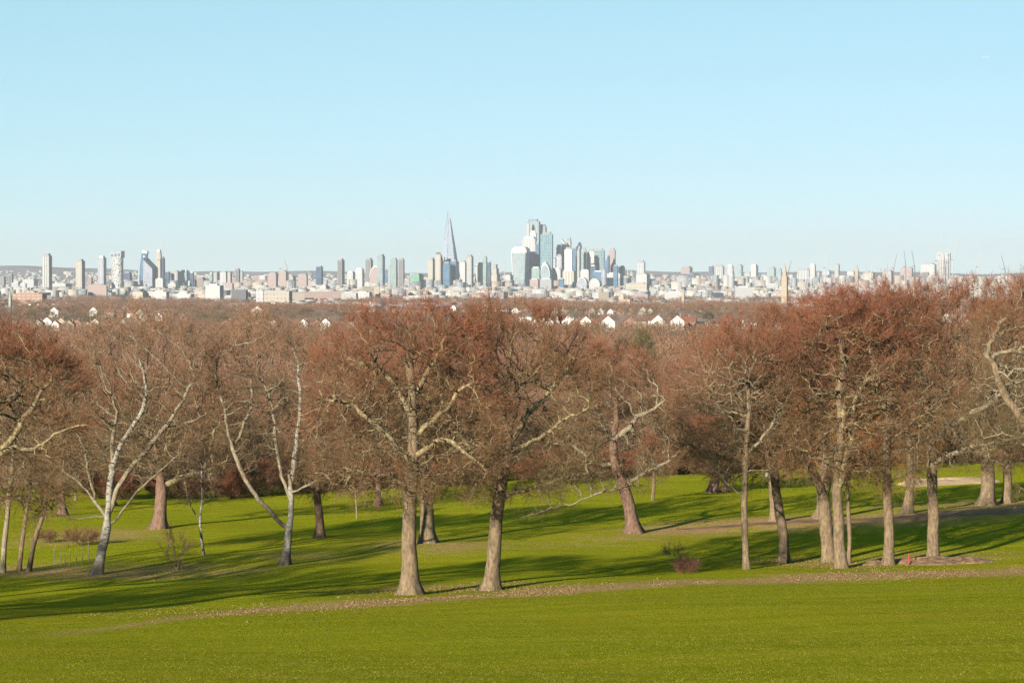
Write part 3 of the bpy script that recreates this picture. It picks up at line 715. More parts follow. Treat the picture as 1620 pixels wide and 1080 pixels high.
for i, px in enumerate([1440, 1475, 1508, 1540, 1575, 1605, 1098, 1160, 1190, 1335, 1390]):
    bush('bramble', px, 746, bm_, ['pale pink bramble thicket beyond the bunker, %s' % s_ for s_ in ('at its left end', 'behind the scarred oak', 'behind the left of the sand', 'behind the middle of the sand', 'behind the massive trunk', 'at the right edge')][i] if i < 6 else
         ['pinkish bramble left of the spreading pair of trees', 'pinkish bramble right of the spreading pair of trees', 'pinkish bramble under the leftmost willow bush', 'pinkish bramble between two orange willows', 'pinkish bramble at the foot of the rightmost orange willow'][i - 6],
         'bramble', 'brambles along the wood edge', 0.75 + 0.1 * (i % 4), i * 0.9, 293 + (i * 7) % 9)
dk_ = bush_data(113, 2.2, 1.9, 350, 4500, 'evergreen', 'mid', (0.3, 0.55), 6, 0.06, 0.4)
for i, (px, py, d_, s_, lb) in enumerate([(1073, 748, 292, .85, 'dark evergreen bush at the far edge of the sunny lawn'), (1195, 748, 299, .7, 'dark evergreen bush left of the orange willows'), (1600, 728, 306, 1.2, 'dark green hedge bush at the right edge beyond the bunker'),
                                   (905, 760, 288, .9, 'dark evergreen bush behind the leaning tree'), (1640, 728, 306, 1.2, 'dark green hedge bush beyond the right edge'), (180, 770, 292, 1.0, 'dark evergreen bush under the wood behind the left birch')]):
    bush('evergreen_bush', px, py, dk_, lb, 'bush', 'dark evergreen bushes', s_, i, d_)
def conifer(seed, h, r, mat):
    rng = np.random.default_rng(seed); n = 5200; z = h * (0.08 + 0.92 * (1 - np.sqrt(rng.uniform(0, 1, n)))); a = rng.uniform(0, 6.283, n)
    lump = 1 + .2 * np.sin(a * 3 + z * 1.3) + .15 * np.sin(a * 5 - z * 2.1)
    rr = r * (1 - (z / h) ** 1.6) * lump * rng.uniform(.5, 1, n); O = np.stack([rr * np.cos(a), rr * np.sin(a), z], -1)
    D = np.stack([np.cos(a), np.sin(a), np.full(n, .5)], -1) + rng.normal(0, .3, (n, 3))
    V, F, T = place_sprays(SPR['mid'], O, D, rng.uniform(.35, .8, n) * r / 2.2, rng, np.clip(rng.normal(.5, .2, n), 0, 1))
    mb = MB(); mb.bar((0, 0, -.3), (0, 0, h * .9), r * .09, 8, r * .02)
    return {'trunk': mb.mesh('trunk', M['red_bark']), 'crown': np_mesh('crown', V, F, M[mat], False, {'tint': T})}
cg = conifer(121, 11, 3.0, 'lightgreen'); ce = conifer(122, 12, 3.6, 'evergreen')
for i, (px, py, d_, s_, dat, lb) in enumerate([(1018, 640, 520, 1.8, cg, 'light green conifer rising above the wood right of the central oaks'), (1052, 700, 345, .95, cg, 'yellow-green tree in the wood behind the young yellow-stemmed tree'), (985, 640, 560, 1.5, ce, 'dark olive evergreen left of the light green conifer'),
                                           (290, 640, 480, .8, ce, 'dark evergreen in the wood above the slim young birch'), (85, 600, 900, 1.2, ce, 'left of three dark evergreens by the long brick building'), (600, 660, 560, .9, ce, 'dark evergreen half hidden behind the left central oak'),
                                           (845, 650, 430, .6, cg, 'green tree half hidden behind the right central oak'), (1170, 640, 600, 1.0, ce, 'dark evergreen behind the slender tree crown')]):
    p = pt(px, py, d_); plant_tree('conifer', dat, (p[0], p[1], float(gz(p[0], p[1]))), lb, 'tree', None, i * .8, s_)

# ------------------------------------------------------------------ the wood behind the lawn
rngw = np.random.default_rng(900)
WV = []
for k in range(7):
    h = [13, 15, 14, 12, 16, 13, 14][k]; rx = [5.2, 5.8, 4.6, 5.0, 6.2, 4.2, 5.4][k]
    sk = [([(0, 0, -.3), (.2, .1, 2), (.3 - k * .05, 0, 4), (0, .3, h * .55)], .28, .12)]
    cr = [(0, 0, h * .62, rx, rx, h * .36), (rx * .3, -rx * .2, h * .42, rx * .8, rx * .8, h * .24)]
    WV.append(tree_data(700 + k, sk, cr, .3, n_attr=620, n_spray=2600, spray='mid', size=(0.8, 1.6), split=0.03, step=.55, dk=.9, bark_='red_bark' if k % 2 else 'oak_bark',
                        limb='pale_limb' if k in (1, 4) else 'limb_bark', twig='twig_far' if k != 5 else 'twig_pale', tint0=.15))
def wood_tree(x, y, k, s, lb, grp, rz):
    plant_tree('woodland_tree', WV[k], (x, y, float(gz(x, y))), lb, 'tree', grp, rz, s)
n_ind = 0
def in_view(x, y, m=1.08): return abs(x) < (810 * m) / FPX * y + 6
# edge of the wood, evenly spaced, then rows behind
row_y = 300.0; rows = [(300, 9.0), (311, 8.0), (324, 8.5), (338, 9.0), (354, 9.5), (372, 10), (392, 10.5), (416, 11), (444, 12), (478, 13)]
edge = px_line([(-120, 802), (0, 800), (150, 792), (330, 792), (480, 782), (600, 777), (750, 766), (900, 758), (1060, 753), (1300, 751), (1450, 748), (1620, 741), (1750, 738)])
edge_y = lambda x: float(np.interp(x, edge[:, 0], edge[:, 1]))
for (off, sp_, lo_) in [(5, 7.5, .55), (14, 7.5, .75), (24, 8, .85)]:
    x = -44.0
    while x < 52:
        xx = x + rngw.uniform(-2, 2); y2 = edge_y(xx) + off + rngw.uniform(-2, 2); x += sp_; pxp = xx / y2 * FPX + 810
        if 1160 < pxp < 1440 and off < 20: continue
        if y2 > 296: continue
        wood_tree(xx, y2, int(rngw.integers(0, 7)), lo_ * rngw.uniform(.85, 1.12), 'one of the low bare trees along the near edge of the wood', 'bare trees along the near edge of the wood', rngw.uniform(0, 6.28)); n_ind += 1
ug = bush_data(131, 3.0, 1.5, 300, 3600, 'twig_red', 'mid', (0.5, 0.9), 10, 0.04, 0.6, tint0=.45)
for i in range(30):
    xx = -44 + i * 3.4 + rngw.uniform(-1, 1); y2 = edge_y(xx) + 2.5 + rngw.uniform(0, 4); pxp = xx / y2 * FPX + 810
    if pxp > 1170: continue
    plant_tree('undergrowth_bush', ug, (xx, y2, float(gz(xx, y2)) - .05), 'russet bare bush in the undergrowth at the foot of the wood', 'bush', 'russet undergrowth bushes at the foot of the wood', rngw.uniform(0, 6.28), rngw.uniform(.7, 1.15), 'stems')
for (yy, sp_) in rows:
    x = -(810 * 1.1) / FPX * yy - 4
    while x < (810 * 1.1) / FPX * yy + 8:
        xx = x + rngw.uniform(-2.5, 2.5); y2 = yy + rngw.uniform(-4, 4); x += sp_
        pxp = xx / y2 * FPX + 810
        if yy < 330 and 1180 < pxp < 1440 and yy < 312: continue
        low = 0.62 if yy < 305 else 0.8 if yy < 330 else 0.95
        wood_tree(xx, y2, int(rngw.integers(0, 7)), low * rngw.uniform(.85, 1.12), 'one of the bare brown trees packed in the wood beyond the lawn', 'bare trees of the wood beyond the lawn', rngw.uniform(0, 6.28))
        n_ind += 1
print('wood individuals', n_ind)

# far-off woods: one mass
def crown_cloud(xs, ys, hs, seed, per, name, label, mat='twig_far', wmul=1.0):
    rng = np.random.default_rng(seed); N = len(xs)
    O = np.zeros((N * per, 3)); D = np.zeros((N * per, 3)); S = np.zeros(N * per); T = np.zeros(N * per)
    gzs = gz(xs, ys)
    for i in range(N):
        s = slice(i * per, (i + 1) * per); h = hs[i]; r = h * rng.uniform(.36, .5)
        d = rng.normal(0, 1, (per, 3)); d /= np.linalg.norm(d, axis=1)[:, None]; d[:, 2] = np.abs(d[:, 2]) * 1.0 - .25
        rr = rng.uniform(.35, 1, per) ** .6; lump = 1 + .22 * np.sin(3 * d[:, 0] + i) + .18 * np.sin(5 * d[:, 1] + 2 * i) + .15 * np.sin(7 * d[:, 2] + i)
        O[s] = np.array([xs[i], ys[i], gzs[i] + h * .5]) + d * (rr * lump)[:, None] * np.array([r, r, h * .5])
        D[s] = d + rng.normal(0, .4, (per, 3)) + np.array([0, 0, .5]); S[s] = h * rng.uniform(.10, .2, per) * wmul; T[s] = np.clip(rng.uniform(.1, .85) + rng.normal(0, .12, per), 0, 1)
    V, F, TT = place_sprays(SPR['far'], O, D, S, rng, T)
    me = np_mesh(name, V, F, M[mat], False, {'tint': TT})
    return tag(link(name, me), label, 'woodland', None, 'stuff')
def scatter(n, y0, y1, seed, clump=None):
    rng = np.random.default_rng(seed); out = []
    while len(out) < n:
        y = math.exp(rng.uniform(math.log(y0), math.log(y1))); x = rng.uniform(-1, 1) * ((810 * 1.3) / FPX * y + 10)
        if clump and not clump(x, y): continue
        out.append((x, y))
    return np.array(out)
P = scatter(1800, 490, 1050, 31); crown_cloud(P[:, 0], P[:, 1], rngw.uniform(9, 14, len(P)), 41, 90, 'woodland', 'dense mass of bare brown treetops between the lawn and the suburb')
def clump(x, y):
    u = x / y * FPX + 810
    v = math.sin(x * .011 + y * .0021) + math.sin(x * .004 - y * .0043 + 2) + .6 * math.sin(x * .023 + 1)
    dens = v > (-1.2 if y < 1700 else .1)
    if 850 < u < 1120 and 1690 < y < 1840: return False
    return dens
P = scatter(3000, 1000, 2600, 32, clump); crown_cloud(P[:, 0], P[:, 1], np.where(P[:, 1] > 1500, .72, 1) * rngw.uniform(8, 13, len(P)), 42, 46, 'far_woodland', 'hazy bare trees scattered between the houses of the suburb', wmul=1.3)
P = scatter(2300, 1850, 3300, 36); crown_cloud(P[:, 0], P[:, 1], rngw.uniform(5.5, 9, len(P)), 45, 40, 'suburban_trees', 'hazy bare garden trees filling the gaps between the suburb houses', wmul=1.5)
P = scatter(150, 600, 3600, 35); crown_cloud(P[:, 0], P[:, 1], rngw.uniform(7, 12, len(P)), 44, 110, 'distant_evergreens', 'dark evergreens dotted through the far woods and suburb', 'evergreen', 1.0)
P = scatter(5200, 2600, 6300, 33, clump); crown_cloud(P[:, 0], P[:, 1], rngw.uniform(7, 12, len(P)), 43, 26, 'distant_woodland', 'thin lines of hazy trees at the foot of the city', wmul=2.2)

# ------------------------------------------------------------------ turf blades and fallen leaves
def blades():
    rg = np.random.default_rng(321); N = 95000
    y = 64 * np.exp(rg.uniform(0, 1, N) ** 1.25 * math.log(140 / 64)); x = rg.uniform(-1, 1, N) * (0.215 * y + 2)
    cl = np.sin(x * 1.7 + 2 * np.sin(y * .9)) + np.sin(y * 2.3 + x * .6 + 1) + rg.normal(0, 1, N); k = cl > -.9; x, y = x[k], y[k]; N = len(x)
    h = rg.uniform(.015, .04, N) * np.where(rg.uniform(0, 1, N) < .03, 1.6, 1); V = np.zeros((N, 3, 4, 3)); z = gz(x, y)
    for b in range(3):
        a = rg.uniform(0, 6.283, N); cx, sx = np.cos(a), np.sin(a); w_ = rg.uniform(.004, .010, N); ox, oy = rg.normal(0, .03, N), rg.normal(0, .03, N); lx, ly = rg.normal(0, .025, N), rg.normal(0, .025, N)
        for q, (sg, top, ww) in enumerate([(-1, 0, 1), (1, 0, 1), (1, 1, .4), (-1, 1, .4)]):
            V[:, b, q, 0] = x + ox + sg * w_ * ww * cx + top * lx; V[:, b, q, 1] = y + oy + sg * w_ * ww * sx + top * ly; V[:, b, q, 2] = z - .01 + top * h
    T = np.repeat(np.clip(rg.normal(.5, .22, N), 0, 1), 12); V = V.reshape(-1, 3)
    tag(link('grass', np_mesh('grass', V, np.arange(len(V)).reshape(-1, 4), M['blade'], False, {'tint': T})), 'short mown grass of the sunny slope in the foreground', 'grass', None, 'stuff')
    N = 26000; px = rg.uniform(-40, 38, N); yc = np.interp(px, strip[:, 0], strip[:, 1]); y = yc + rg.normal(0, 1, N) * (2.3 + 1.0 * np.sin(px * .35) + .6 * np.sin(px * .9 + 1)); x = px; k_ = (np.sin(px * .8) + np.sin(px * 2.3 + 1) + np.sin(px * .27 + 2) + rg.normal(0, .8, N) - 3 * np.clip((-14 - px) / 6, 0, 1)) > 0; x, y = x[k_], y[k_]
    n2 = 8000
    for (a_, b_, r_) in [(650, 935, 2.6), (775, 930, 2.4), (230, 905, 6), (400, 966, 4), (1475, 884, 3.5), (1332, 895, 2.5), (1560, 803, 7), (1240, 888, 2)]:
        c_ = hit(a_, b_); x = np.r_[x, c_[0] + rg.normal(0, r_, n2 // 8)]; y = np.r_[y, c_[1] + rg.normal(0, r_, n2 // 8)]
    N = len(x); z = gz(x, y) + rg.uniform(.01, .05, N); u = rg.normal(0, 1, (N, 3)); u /= np.linalg.norm(u, axis=1)[:, None]; v = np.cross(u, rg.normal(0, 1, (N, 3))); v /= np.linalg.norm(v, axis=1)[:, None]
    s_ = rg.uniform(.025, .055, N)[:, None]; c0 = np.stack([x, y, z], -1); V = np.stack([c0 - u * s_, c0 + v * s_ * .5, c0 + u * s_, c0 - v * s_ * .5], 1).reshape(-1, 3)
    tag(link('fallen_leaves', np_mesh('fallen_leaves', V, np.arange(len(V)).reshape(-1, 4), M['leaf'], False, {'tint': np.repeat(rg.uniform(0, 1, N), 4)})), 'dry tan leaves strewn in a band along the front of the trees', 'leaves', None, 'stuff')
M['blade'] = twigmat('grass_blade', [(0.0, (0.26, 0.28, 0.014, 1)), (0.5, (0.30, 0.32, 0.018, 1)), (1.0, (0.35, 0.37, 0.028, 1))])
M['leaf'] = twigmat('dry_leaf', [(0.0, (0.20, 0.13, 0.06, 1)), (0.5, (0.38, 0.27, 0.14, 1)), (1.0, (0.56, 0.42, 0.24, 1))])
blades()

# ------------------------------------------------------------------ small things on the lawn
g = hit(1438, 893)
o = empty('marker_post', (g[0], g[1], g[2]), 'short red post stuck in the orange soil left of the scarred oak', 'post')
mb = MB(); mb.bar((0, 0, -.1), (0, 0, .68), .045, 10); mb.build('post', M['redpost'], o); mb = MB(); mb.bar((0, 0, .68), (0, 0, .74), .06, 10, .03); mb.build('cap', M['redpost'], o)
for px, py, lb in [(1373, 746, 'small white tee box by the orange willows, right one'), (1215, 754, 'small white tee box by the bramble, left one')]:
    g = hit(px, py + 2); o = empty('tee_sign', (g[0], g[1], g[2]), lb, 'sign')
    mb = MB(); mb.box(-.28, .28, -.05, .05, .25, .62); mb.build('board', M['white'], o)
    mb = MB(); mb.box(-.22, -.17, -.03, .03, -.1, .25); mb.box(.17, .22, -.03, .03, -.1, .25); mb.build('stand', M['white'], o)
lbs = ['leftmost', 'second', 'third', 'fourth', 'fifth', 'sixth', 'rightmost']
for i, (px, h) in enumerate([(86, 1.0), (96, .75), (103, .6), (110, .9), (121, .65), (130, .85), (140, 1.2)]):
    g = hit(px, 893 + (i % 3) * 2 - (4 if i > 4 else 0)); o = empty('sapling', (g[0], g[1], g[2]), '%s of the spindly saplings in grey tubes left of the leaning birch' % lbs[i], 'sapling', 'young saplings in tubes')
    mb = MB(); mb.bar((0, 0, -.05), (0, 0, h), .035, 8); mb.build('guard_tube', M['tube'], o)
    rg = np.random.default_rng(i); mb = MB(); mb.bar((0, 0, h), (rg.uniform(-.1, .1), 0, h + .5), .012, 5, .005)
    for k in range(4): mb.bar((0, 0, h + .08 * k), (rg.uniform(-.25, .25), rg.uniform(-.2, .2), h + .3 + .1 * k), .007, 3, .003)
    mb.build('stem', M['limb_bark'], o)

# ------------------------------------------------------------------ suburb houses
M['w_render'] = plain('white_render', (0.82, 0.80, 0.76, 1), .8, .04, .2, .5); M['w_brick'] = plain('house_brick', (0.42, 0.24, 0.17, 1), .9, .1, .3); M['w_cream'] = plain('cream_render', (0.62, 0.54, 0.44, 1), .8, .06, .2)
M['roof_red'] = plain('red_tiles', (0.36, 0.13, 0.085, 1), .9, .12, .4); M['roof_brown'] = plain('brown_tiles', (0.24, 0.15, 0.11, 1), .9, .12, .4); M['roof_grey'] = plain('slate', (0.22, 0.21, 0.23, 1), .8, .1, .4)
M['window'] = plain('window_glass', (0.05, 0.06, 0.08, 1), .15, .1)
def house_mesh(w_, d_, h_, rise, wall, roof):
    m1 = MB(); m1.add([(-w_/2, -d_/2, -2), (w_/2, -d_/2, -2), (w_/2, d_/2, -2), (-w_/2, d_/2, -2), (-w_/2, -d_/2, h_), (w_/2, -d_/2, h_), (w_/2, d_/2, h_), (-w_/2, d_/2, h_), (0, -d_/2, h_ + rise), (0, d_/2, h_ + rise)],
                      [(0, 1, 5, 8, 4), (3, 7, 9, 6, 2), (1, 2, 6, 5), (0, 4, 7, 3)])
    m2 = MB(); e = .35; t = .25
    for sgn in (-1, 1):
        a = (0, h_ + rise + .02); b = (sgn * (w_/2 + e), h_ - e * rise / (w_/2))
        P4 = [(a[0], a[1]), (b[0], b[1]), (b[0], b[1] + t), (a[0], a[1] + t)]
        m2.add([(x, -d_/2 - .3, z) for x, z in P4] + [(x, d_/2 + .3, z) for x, z in P4], [(0, 1, 2, 3), (4, 7, 6, 5), (0, 4, 5, 1), (1, 5, 6, 2), (2, 6, 7, 3), (3, 7, 4, 0)])
    m3 = MB(); m3.box(w_*.18, w_*.18 + .9, -.5, .5, h_, h_ + rise + 1.1)
    m4 = MB(); m4.box(-w_*.28, -w_*.14, -d_/2 - .04, -d_/2 + .05, 3.5, 4.5)
    m5 = MB(); m5.box(w_*.12, w_*.3, -d_/2 - .04, -d_/2 + .05, .9, 2.1)
    return [('wall', m1.mesh('wall', M[wall])), ('roof', m2.mesh('roof', M[roof])), ('chimney', m3.mesh('chimney', M['w_brick'])), ('window', m4.mesh('window', M['window'])), ('window', m5.mesh('window', M['window']))]
HM = [house_mesh(8, 10, 5.6, 3.4, 'w_render', 'roof_red'), house_mesh(9, 9, 5.4, 3.0, 'w_brick', 'roof_red'), house_mesh(8, 11, 5.6, 3.2, 'w_cream', 'roof_brown'), house_mesh(7.5, 12, 6, 3.0, 'w_render', 'roof_grey')]
def house(k, x, y, rz, s, label, grp, z=None):
    o = empty('suburban_house', (x, y, float(gz(x, y)) if z is None else z), label, 'house', grp, rz); o.scale = (s, s, s)
    for nm, me in HM[k]: link(nm, me, o)
for i, (px, py, d_, s_, k, rz, lb) in enumerate([(896, 505, 1900, 1.0, 0, .1, 'white gabled house leftmost in the row beyond the central wood'), (928, 505, 1850, 1.05, 0, -.15, 'white gabled house second in the row beyond the central wood'),
        (958, 503, 1700, 1.35, 0, .2, 'largest white gabled house with a red roof beyond the central wood'), (947, 511, 1720, 1.0, 1, 1.4, 'low white-fronted house attached left of the largest white gable'), (1038, 500, 1800, 1.25, 0, .15, 'white gabled house left of a pair above the conifer'), (1071, 498, 1750, 1.3, 0, -.05, 'bright white pointed gable right of the pair above the conifer'),
        (1015, 504, 1820, 1.1, 2, 1.5, 'cream house with a long roof between two white gables'), (1090, 500, 1780, 1.2, 1, 1.45, 'long red tiled roof right of the bright gable'), (1106, 500, 1800, .9, 2, .1, 'small cream gable at the right end of the row'),
        (85, 486, 2500, 1.2, 0, .2, 'small white house in the trees near the green spire'), (148, 480, 2600, 1.1, 0, .1, 'tiny white house above the trees left of the water tower'), (185, 500, 1500, 1.0, 0, .3, 'bright white gable among bare trees at the left'),
        (222, 486, 2400, 1.1, 2, .1, 'pale cream house in the trees below the honeycomb tower'), (398, 519, 1350, .9, 0, .2, 'white house half hidden in the trees above the forked birch'), (405, 482, 2600, 1.3, 0, .3, 'white end of a long terrace at the left centre')]):
    p = pt(px, py, d_); zz = float(gz(p[0], p[1])); top = pt(px, py - 0, d_)[2]
    house(k, p[0], p[1], rz, s_ * .95, lb, None, zz)
for i, px in enumerate([178, 192, 200, 213, 226, 238]):
    p = pt(px, 511, 1450); house(0 if i % 2 else 3, p[0], p[1], 1.5, .7, '%s house of the white terrace seen through treetops at the left' % ['leftmost', 'second', 'third', 'fourth', 'fifth', 'rightmost'][i], 'white terrace at the left')
rngh = np.random.default_rng(5); nh = 0
lab = ['white-walled suburban house with a red roof among distant trees', 'brick suburban house with a red roof among distant trees', 'cream suburban house with a brown roof among distant trees', 'white suburban house with a slate roof among distant trees']
for row in range(42):
    y0 = rngh.uniform(1750, 4200); u0 = rngh.uniform(20, 1560); ang = rngh.uniform(-.3, .3)
    for j in range(int(rngh.integers(5, 10))):
        px = u0 + j * 11 * 3825 / y0 * rngh.uniform(.95, 1.1)
        x = (px - 810) / FPX * y0; y = y0 + j * 11 * ang
        if abs(px - 810) > 860: continue
        k = int(rngh.choice(4, p=[.28, .36, .24, .12])); house(k, x, y, ang + (1.57 if row % 3 == 0 else 0) , rngh.uniform(.72, .95), lab[k], 'suburban houses among the distant trees'); nh += 1
print('houses', nh)

# ------------------------------------------------------------------ the city
def facade(name, wall, win, bw=5.0, rh=4.0, mortar=1.2, rough=0.6, vary=0.35, metal=0.0, off=0.0, k=0.235):
    wall, win = [(v[0] * k * .95, v[1] * k, v[2] * k * 1.10, 1) for v in (wall, win)]
    m, n, b = newmat(name); tc = n.nodes.new('ShaderNodeTexCoord'); sp = nd(n, 'ShaderNodeSeparateXYZ'); n.links.new(tc.outputs['Object'], sp.inputs[0])
    cb = nd(n, 'ShaderNodeCombineXYZ'); n.links.new(math_(n, 'ADD', sp.outputs[0], sp.outputs[1]), cb.inputs[0]); n.links.new(sp.outputs[2], cb.inputs[1])
    br = nd(n, 'ShaderNodeTexBrick'); n.links.new(cb.outputs[0], br.inputs['Vector']); br.offset = off
    br.inputs['Scale'].default_value = 1.0; br.inputs['Brick Width'].default_value = bw; br.inputs['Row Height'].default_value = rh
    br.inputs['Mortar Size'].default_value = mortar; br.inputs['Mortar Smooth'].default_value = 0.1
    br.inputs['Color1'].default_value = win; br.inputs['Color2'].default_value = tuple(min(1, c * (1 + vary) + .03 * vary) for c in win[:3]) + (1,)
    br.inputs['Mortar'].default_value = wall
    big = noise(n, 0.035, 3, tc.outputs['Object']); oi = n.nodes.new('ShaderNodeObjectInfo')
    col = mix(n, math_(n, 'MULTIPLY', ramp_f(n, big, .4, .65), .25), br.outputs[0], wall)
    col = mix(n, 0.35, col, ramp(n, oi.outputs['Random'], [(0, (.75, .75, .78, 1)), (1, (1, .97, .92, 1))]), 'MULTIPLY')
    n.links.new(col, b.inputs['Base Color']); b.inputs['Roughness'].default_value = rough; b.inputs['Metallic'].default_value = metal
    return m
W = lambda a, b, c: (a, b, c, 1)
F = {
 'white': facade('white_cladding', W(.80, .78, .75), W(.38, .42, .47), 7, 7, 2.2), 'stripe': facade('striped_concrete', W(.80, .76, .70), W(.30, .30, .33), 9, 300, 2.2),
 'beige': facade('beige_stone', W(.74, .64, .50), W(.42, .38, .34), 7, 7.5, 2.0), 'brick': facade('brick_block', W(.50, .34, .28), W(.28, .22, .22), 7, 6.5, 2.0), 'pink': facade('pink_brick', W(.62, .45, .40), W(.40, .33, .34), 7, 6.5, 2.0),
 'grey': facade('grey_concrete', W(.58, .57, .56), W(.30, .33, .37), 7, 7, 1.8), 'brown': facade('brown_tower', W(.40, .36, .36), W(.22, .22, .25), 6, 7, 1.6),
 'glass': facade('pale_glass', W(.62, .68, .68), W(.26, .40, .45), 8, 11, 1.2, .25, .5), 'teal': facade('teal_glass', W(.48, .60, .62), W(.14, .32, .38), 8, 12, 1.1, .22, .5),
 'blue': facade('blue_glass', W(.20, .36, .52), W(.07, .19, .33), 8, 12, 1.0, .22, .5), 'navy': facade('navy_glass', W(.12, .20, .30), W(.05, .10, .18), 8, 12, 1.0, .25, .5),
 'lilac': facade('lilac_glass', W(.66, .66, .72), W(.38, .43, .52), 7, 14, 1.6, .3, .5), 'green': facade('green_glass', W(.50, .62, .58), W(.22, .38, .36), 7, 8, 1.2, .3, .5),
 'netting': plain('green_netting', (.22, .50, .38, 1), .9, .1, .05), 'stone': plain('golden_stone', (.58, .49, .38, 1), .9, .08, .2), 'greenspire': plain('copper_green', (.45, .55, .48, 1), .8, .08, .2),
 'roofgrey': plain('flat_roof', (.45, .45, .46, 1), .9, .1, .05), 'dark': plain('dark_metal', (.12, .13, .16, 1), .5, .1, .05), 'whitep': plain('white_panel', (.85, .85, .84, 1), .6, .03, .05),
 'crane_w': plain('crane_white', (.80, .76, .74, 1), .6, .03), 'crane_r': plain('crane_red', (.50, .22, .20, 1), .6, .03), 'crane_d': plain('crane_dark', (.18, .20, .24, 1), .6, .03),
}
def spot(x0, x1, top, D):
    cx = (x0 + x1) / 2; p = pt(cx, top, D); g = float(gz(p[0], p[1])); return p[0], p[1], g, (x1 - x0) / FPX * D, p[2] - g
TH = -22
def rect(w_, side, th=TH):
    t = R(abs(th)); return (1 - side) * w_ / math.cos(t), max(side * w_ / math.sin(t), w_ * .25)
def tower(x0, x1, top, label, mat='white', side=.25, D=9300, sidemat=None, kind='flat', roof='roofgrey', th=TH, name='tower_block', extra=None):
    x, y, g, w_, h = spot(x0, x1, top, D); a, b = rect(w_, side, th)
    o = empty(name, (x, y, g), label, 'building', None, R(th)); A = a / 2; B = b / 2
    body = MB(); rf = MB(); ph = min(9, h * .05) if kind == 'flat' else 0
    if kind == 'flat':
        body.box(-A, A, -B, B, -5, h - ph); rf.box(-A * .7, A * .7, -B * .7, B * .7, h - ph, h)
    elif kind == 'stepped':
        body.box(-A, A, -B, B, -5, h * .62); body.box(-A * .55, A * .75, -B * .8, B * .8, h * .62, h * .84); rf.box(-A * .3, A * .5, -B * .5, B * .5, h * .84, h)
    elif kind == 'slope_l':     # high on the left
        body.add([(-A, -B, -5), (A, -B, -5), (A, B, -5), (-A, B, -5), (-A, -B, h), (A, -B, h * .72), (A, B, h * .72), (-A, B, h)], [(3, 2, 1, 0), (4, 5, 6, 7), (0, 1, 5, 4), (1, 2, 6, 5), (2, 3, 7, 6), (3, 0, 4, 7)])
        rf.add([(-A, -B - 1.2, h * .97), (-A, B, h * .97), (A, B, h * .69), (A, -B - 1.2, h * .69), (-A, -B - 1.2, h + 1), (-A, B, h + 1), (A, B, h * .72 + 1), (A, -B - 1.2, h * .72 + 1)], [(0, 3, 2, 1), (4, 5, 6, 7), (0, 4, 7, 3), (1, 2, 6, 5), (0, 1, 5, 4), (3, 7, 6, 2)])
    elif kind == 'slope_r':
        body.add([(-A, -B, -5), (A, -B, -5), (A, B, -5), (-A, B, -5), (-A, -B, h * .8), (A, -B, h), (A, B, h), (-A, B, h * .8)], [(3, 2, 1, 0), (4, 5, 6, 7), (0, 1, 5, 4), (1, 2, 6, 5), (2, 3, 7, 6), (3, 0, 4, 7)])
        rf.box(A * .3, A * .8, -B * .5, B * .5, h * .9, h * 1.02)
    elif kind == 'arch':
        n = 12; sec = [(-A, -5)] + [(-A * math.cos(math.pi * i / n), h * .55 + h * .45 * math.sin(math.pi * i / n)) for i in range(n + 1)] + [(A, -5)]
        body.loft([[(x_, -B, z_) for x_, z_ in sec], [(x_, B, z_) for x_, z_ in sec]])
        rf.loft([[(x_ * 1.04, -B - 1.5, z_ * 1.02) for x_, z_ in sec[1:-1]] + [(x_ * .96, -B - 1.5, z_ * .97) for x_, z_ in sec[1:-1][::-1]], [(x_ * 1.04, B + 1.5, z_ * 1.02) for x_, z_ in sec[1:-1]] + [(x_ * .96, B + 1.5, z_ * .97) for x_, z_ in sec[1:-1][::-1]]])
    elif kind == 'round':
        rr = w_ / 2; rg = lambda r_, z: [(r_ * math.cos(t * math.pi / 10), r_ * math.sin(t * math.pi / 10), z) for t in range(20)]
        body.loft([rg(rr, -5), rg(rr, h * .95)]); rf.loft([rg(rr * .8, h * .95), rg(rr * .6, h)]); A = B = rr
    body.build('facade', F[mat], o); rf.build('roof' if kind != 'flat' else 'roof_plant', F[roof], o)
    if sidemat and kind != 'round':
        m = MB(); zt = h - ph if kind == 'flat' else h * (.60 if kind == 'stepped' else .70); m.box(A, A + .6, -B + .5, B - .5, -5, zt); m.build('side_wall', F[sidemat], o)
    if kind in ('flat', 'stepped') and h > 60 and mat in ('white', 'beige', 'grey', 'brown', 'stripe', 'lilac'):
        m = MB(); zt = (h - ph) if kind == 'flat' else h * .6
        for fx in (-.45, .02, .48): m.box(A * fx - a * .03, A * fx + a * .03, -B - 1.0, -B + .5, 2, zt - 4)
        m.build('pilaster', F['whitep' if mat != 'brown' else 'dark'], o)
    return o
# left group
tower(67, 82, 401, 'tall white and grey striped residential tower, leftmost tall tower of the skyline', 'stripe', .22, 7600, kind='flat')
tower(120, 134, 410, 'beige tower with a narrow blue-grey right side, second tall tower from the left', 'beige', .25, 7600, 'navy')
tower(155, 168, 405, 'grey and white tower with a white cap just left of the honeycomb tower', 'lilac', .25, 8200, roof='whitep')
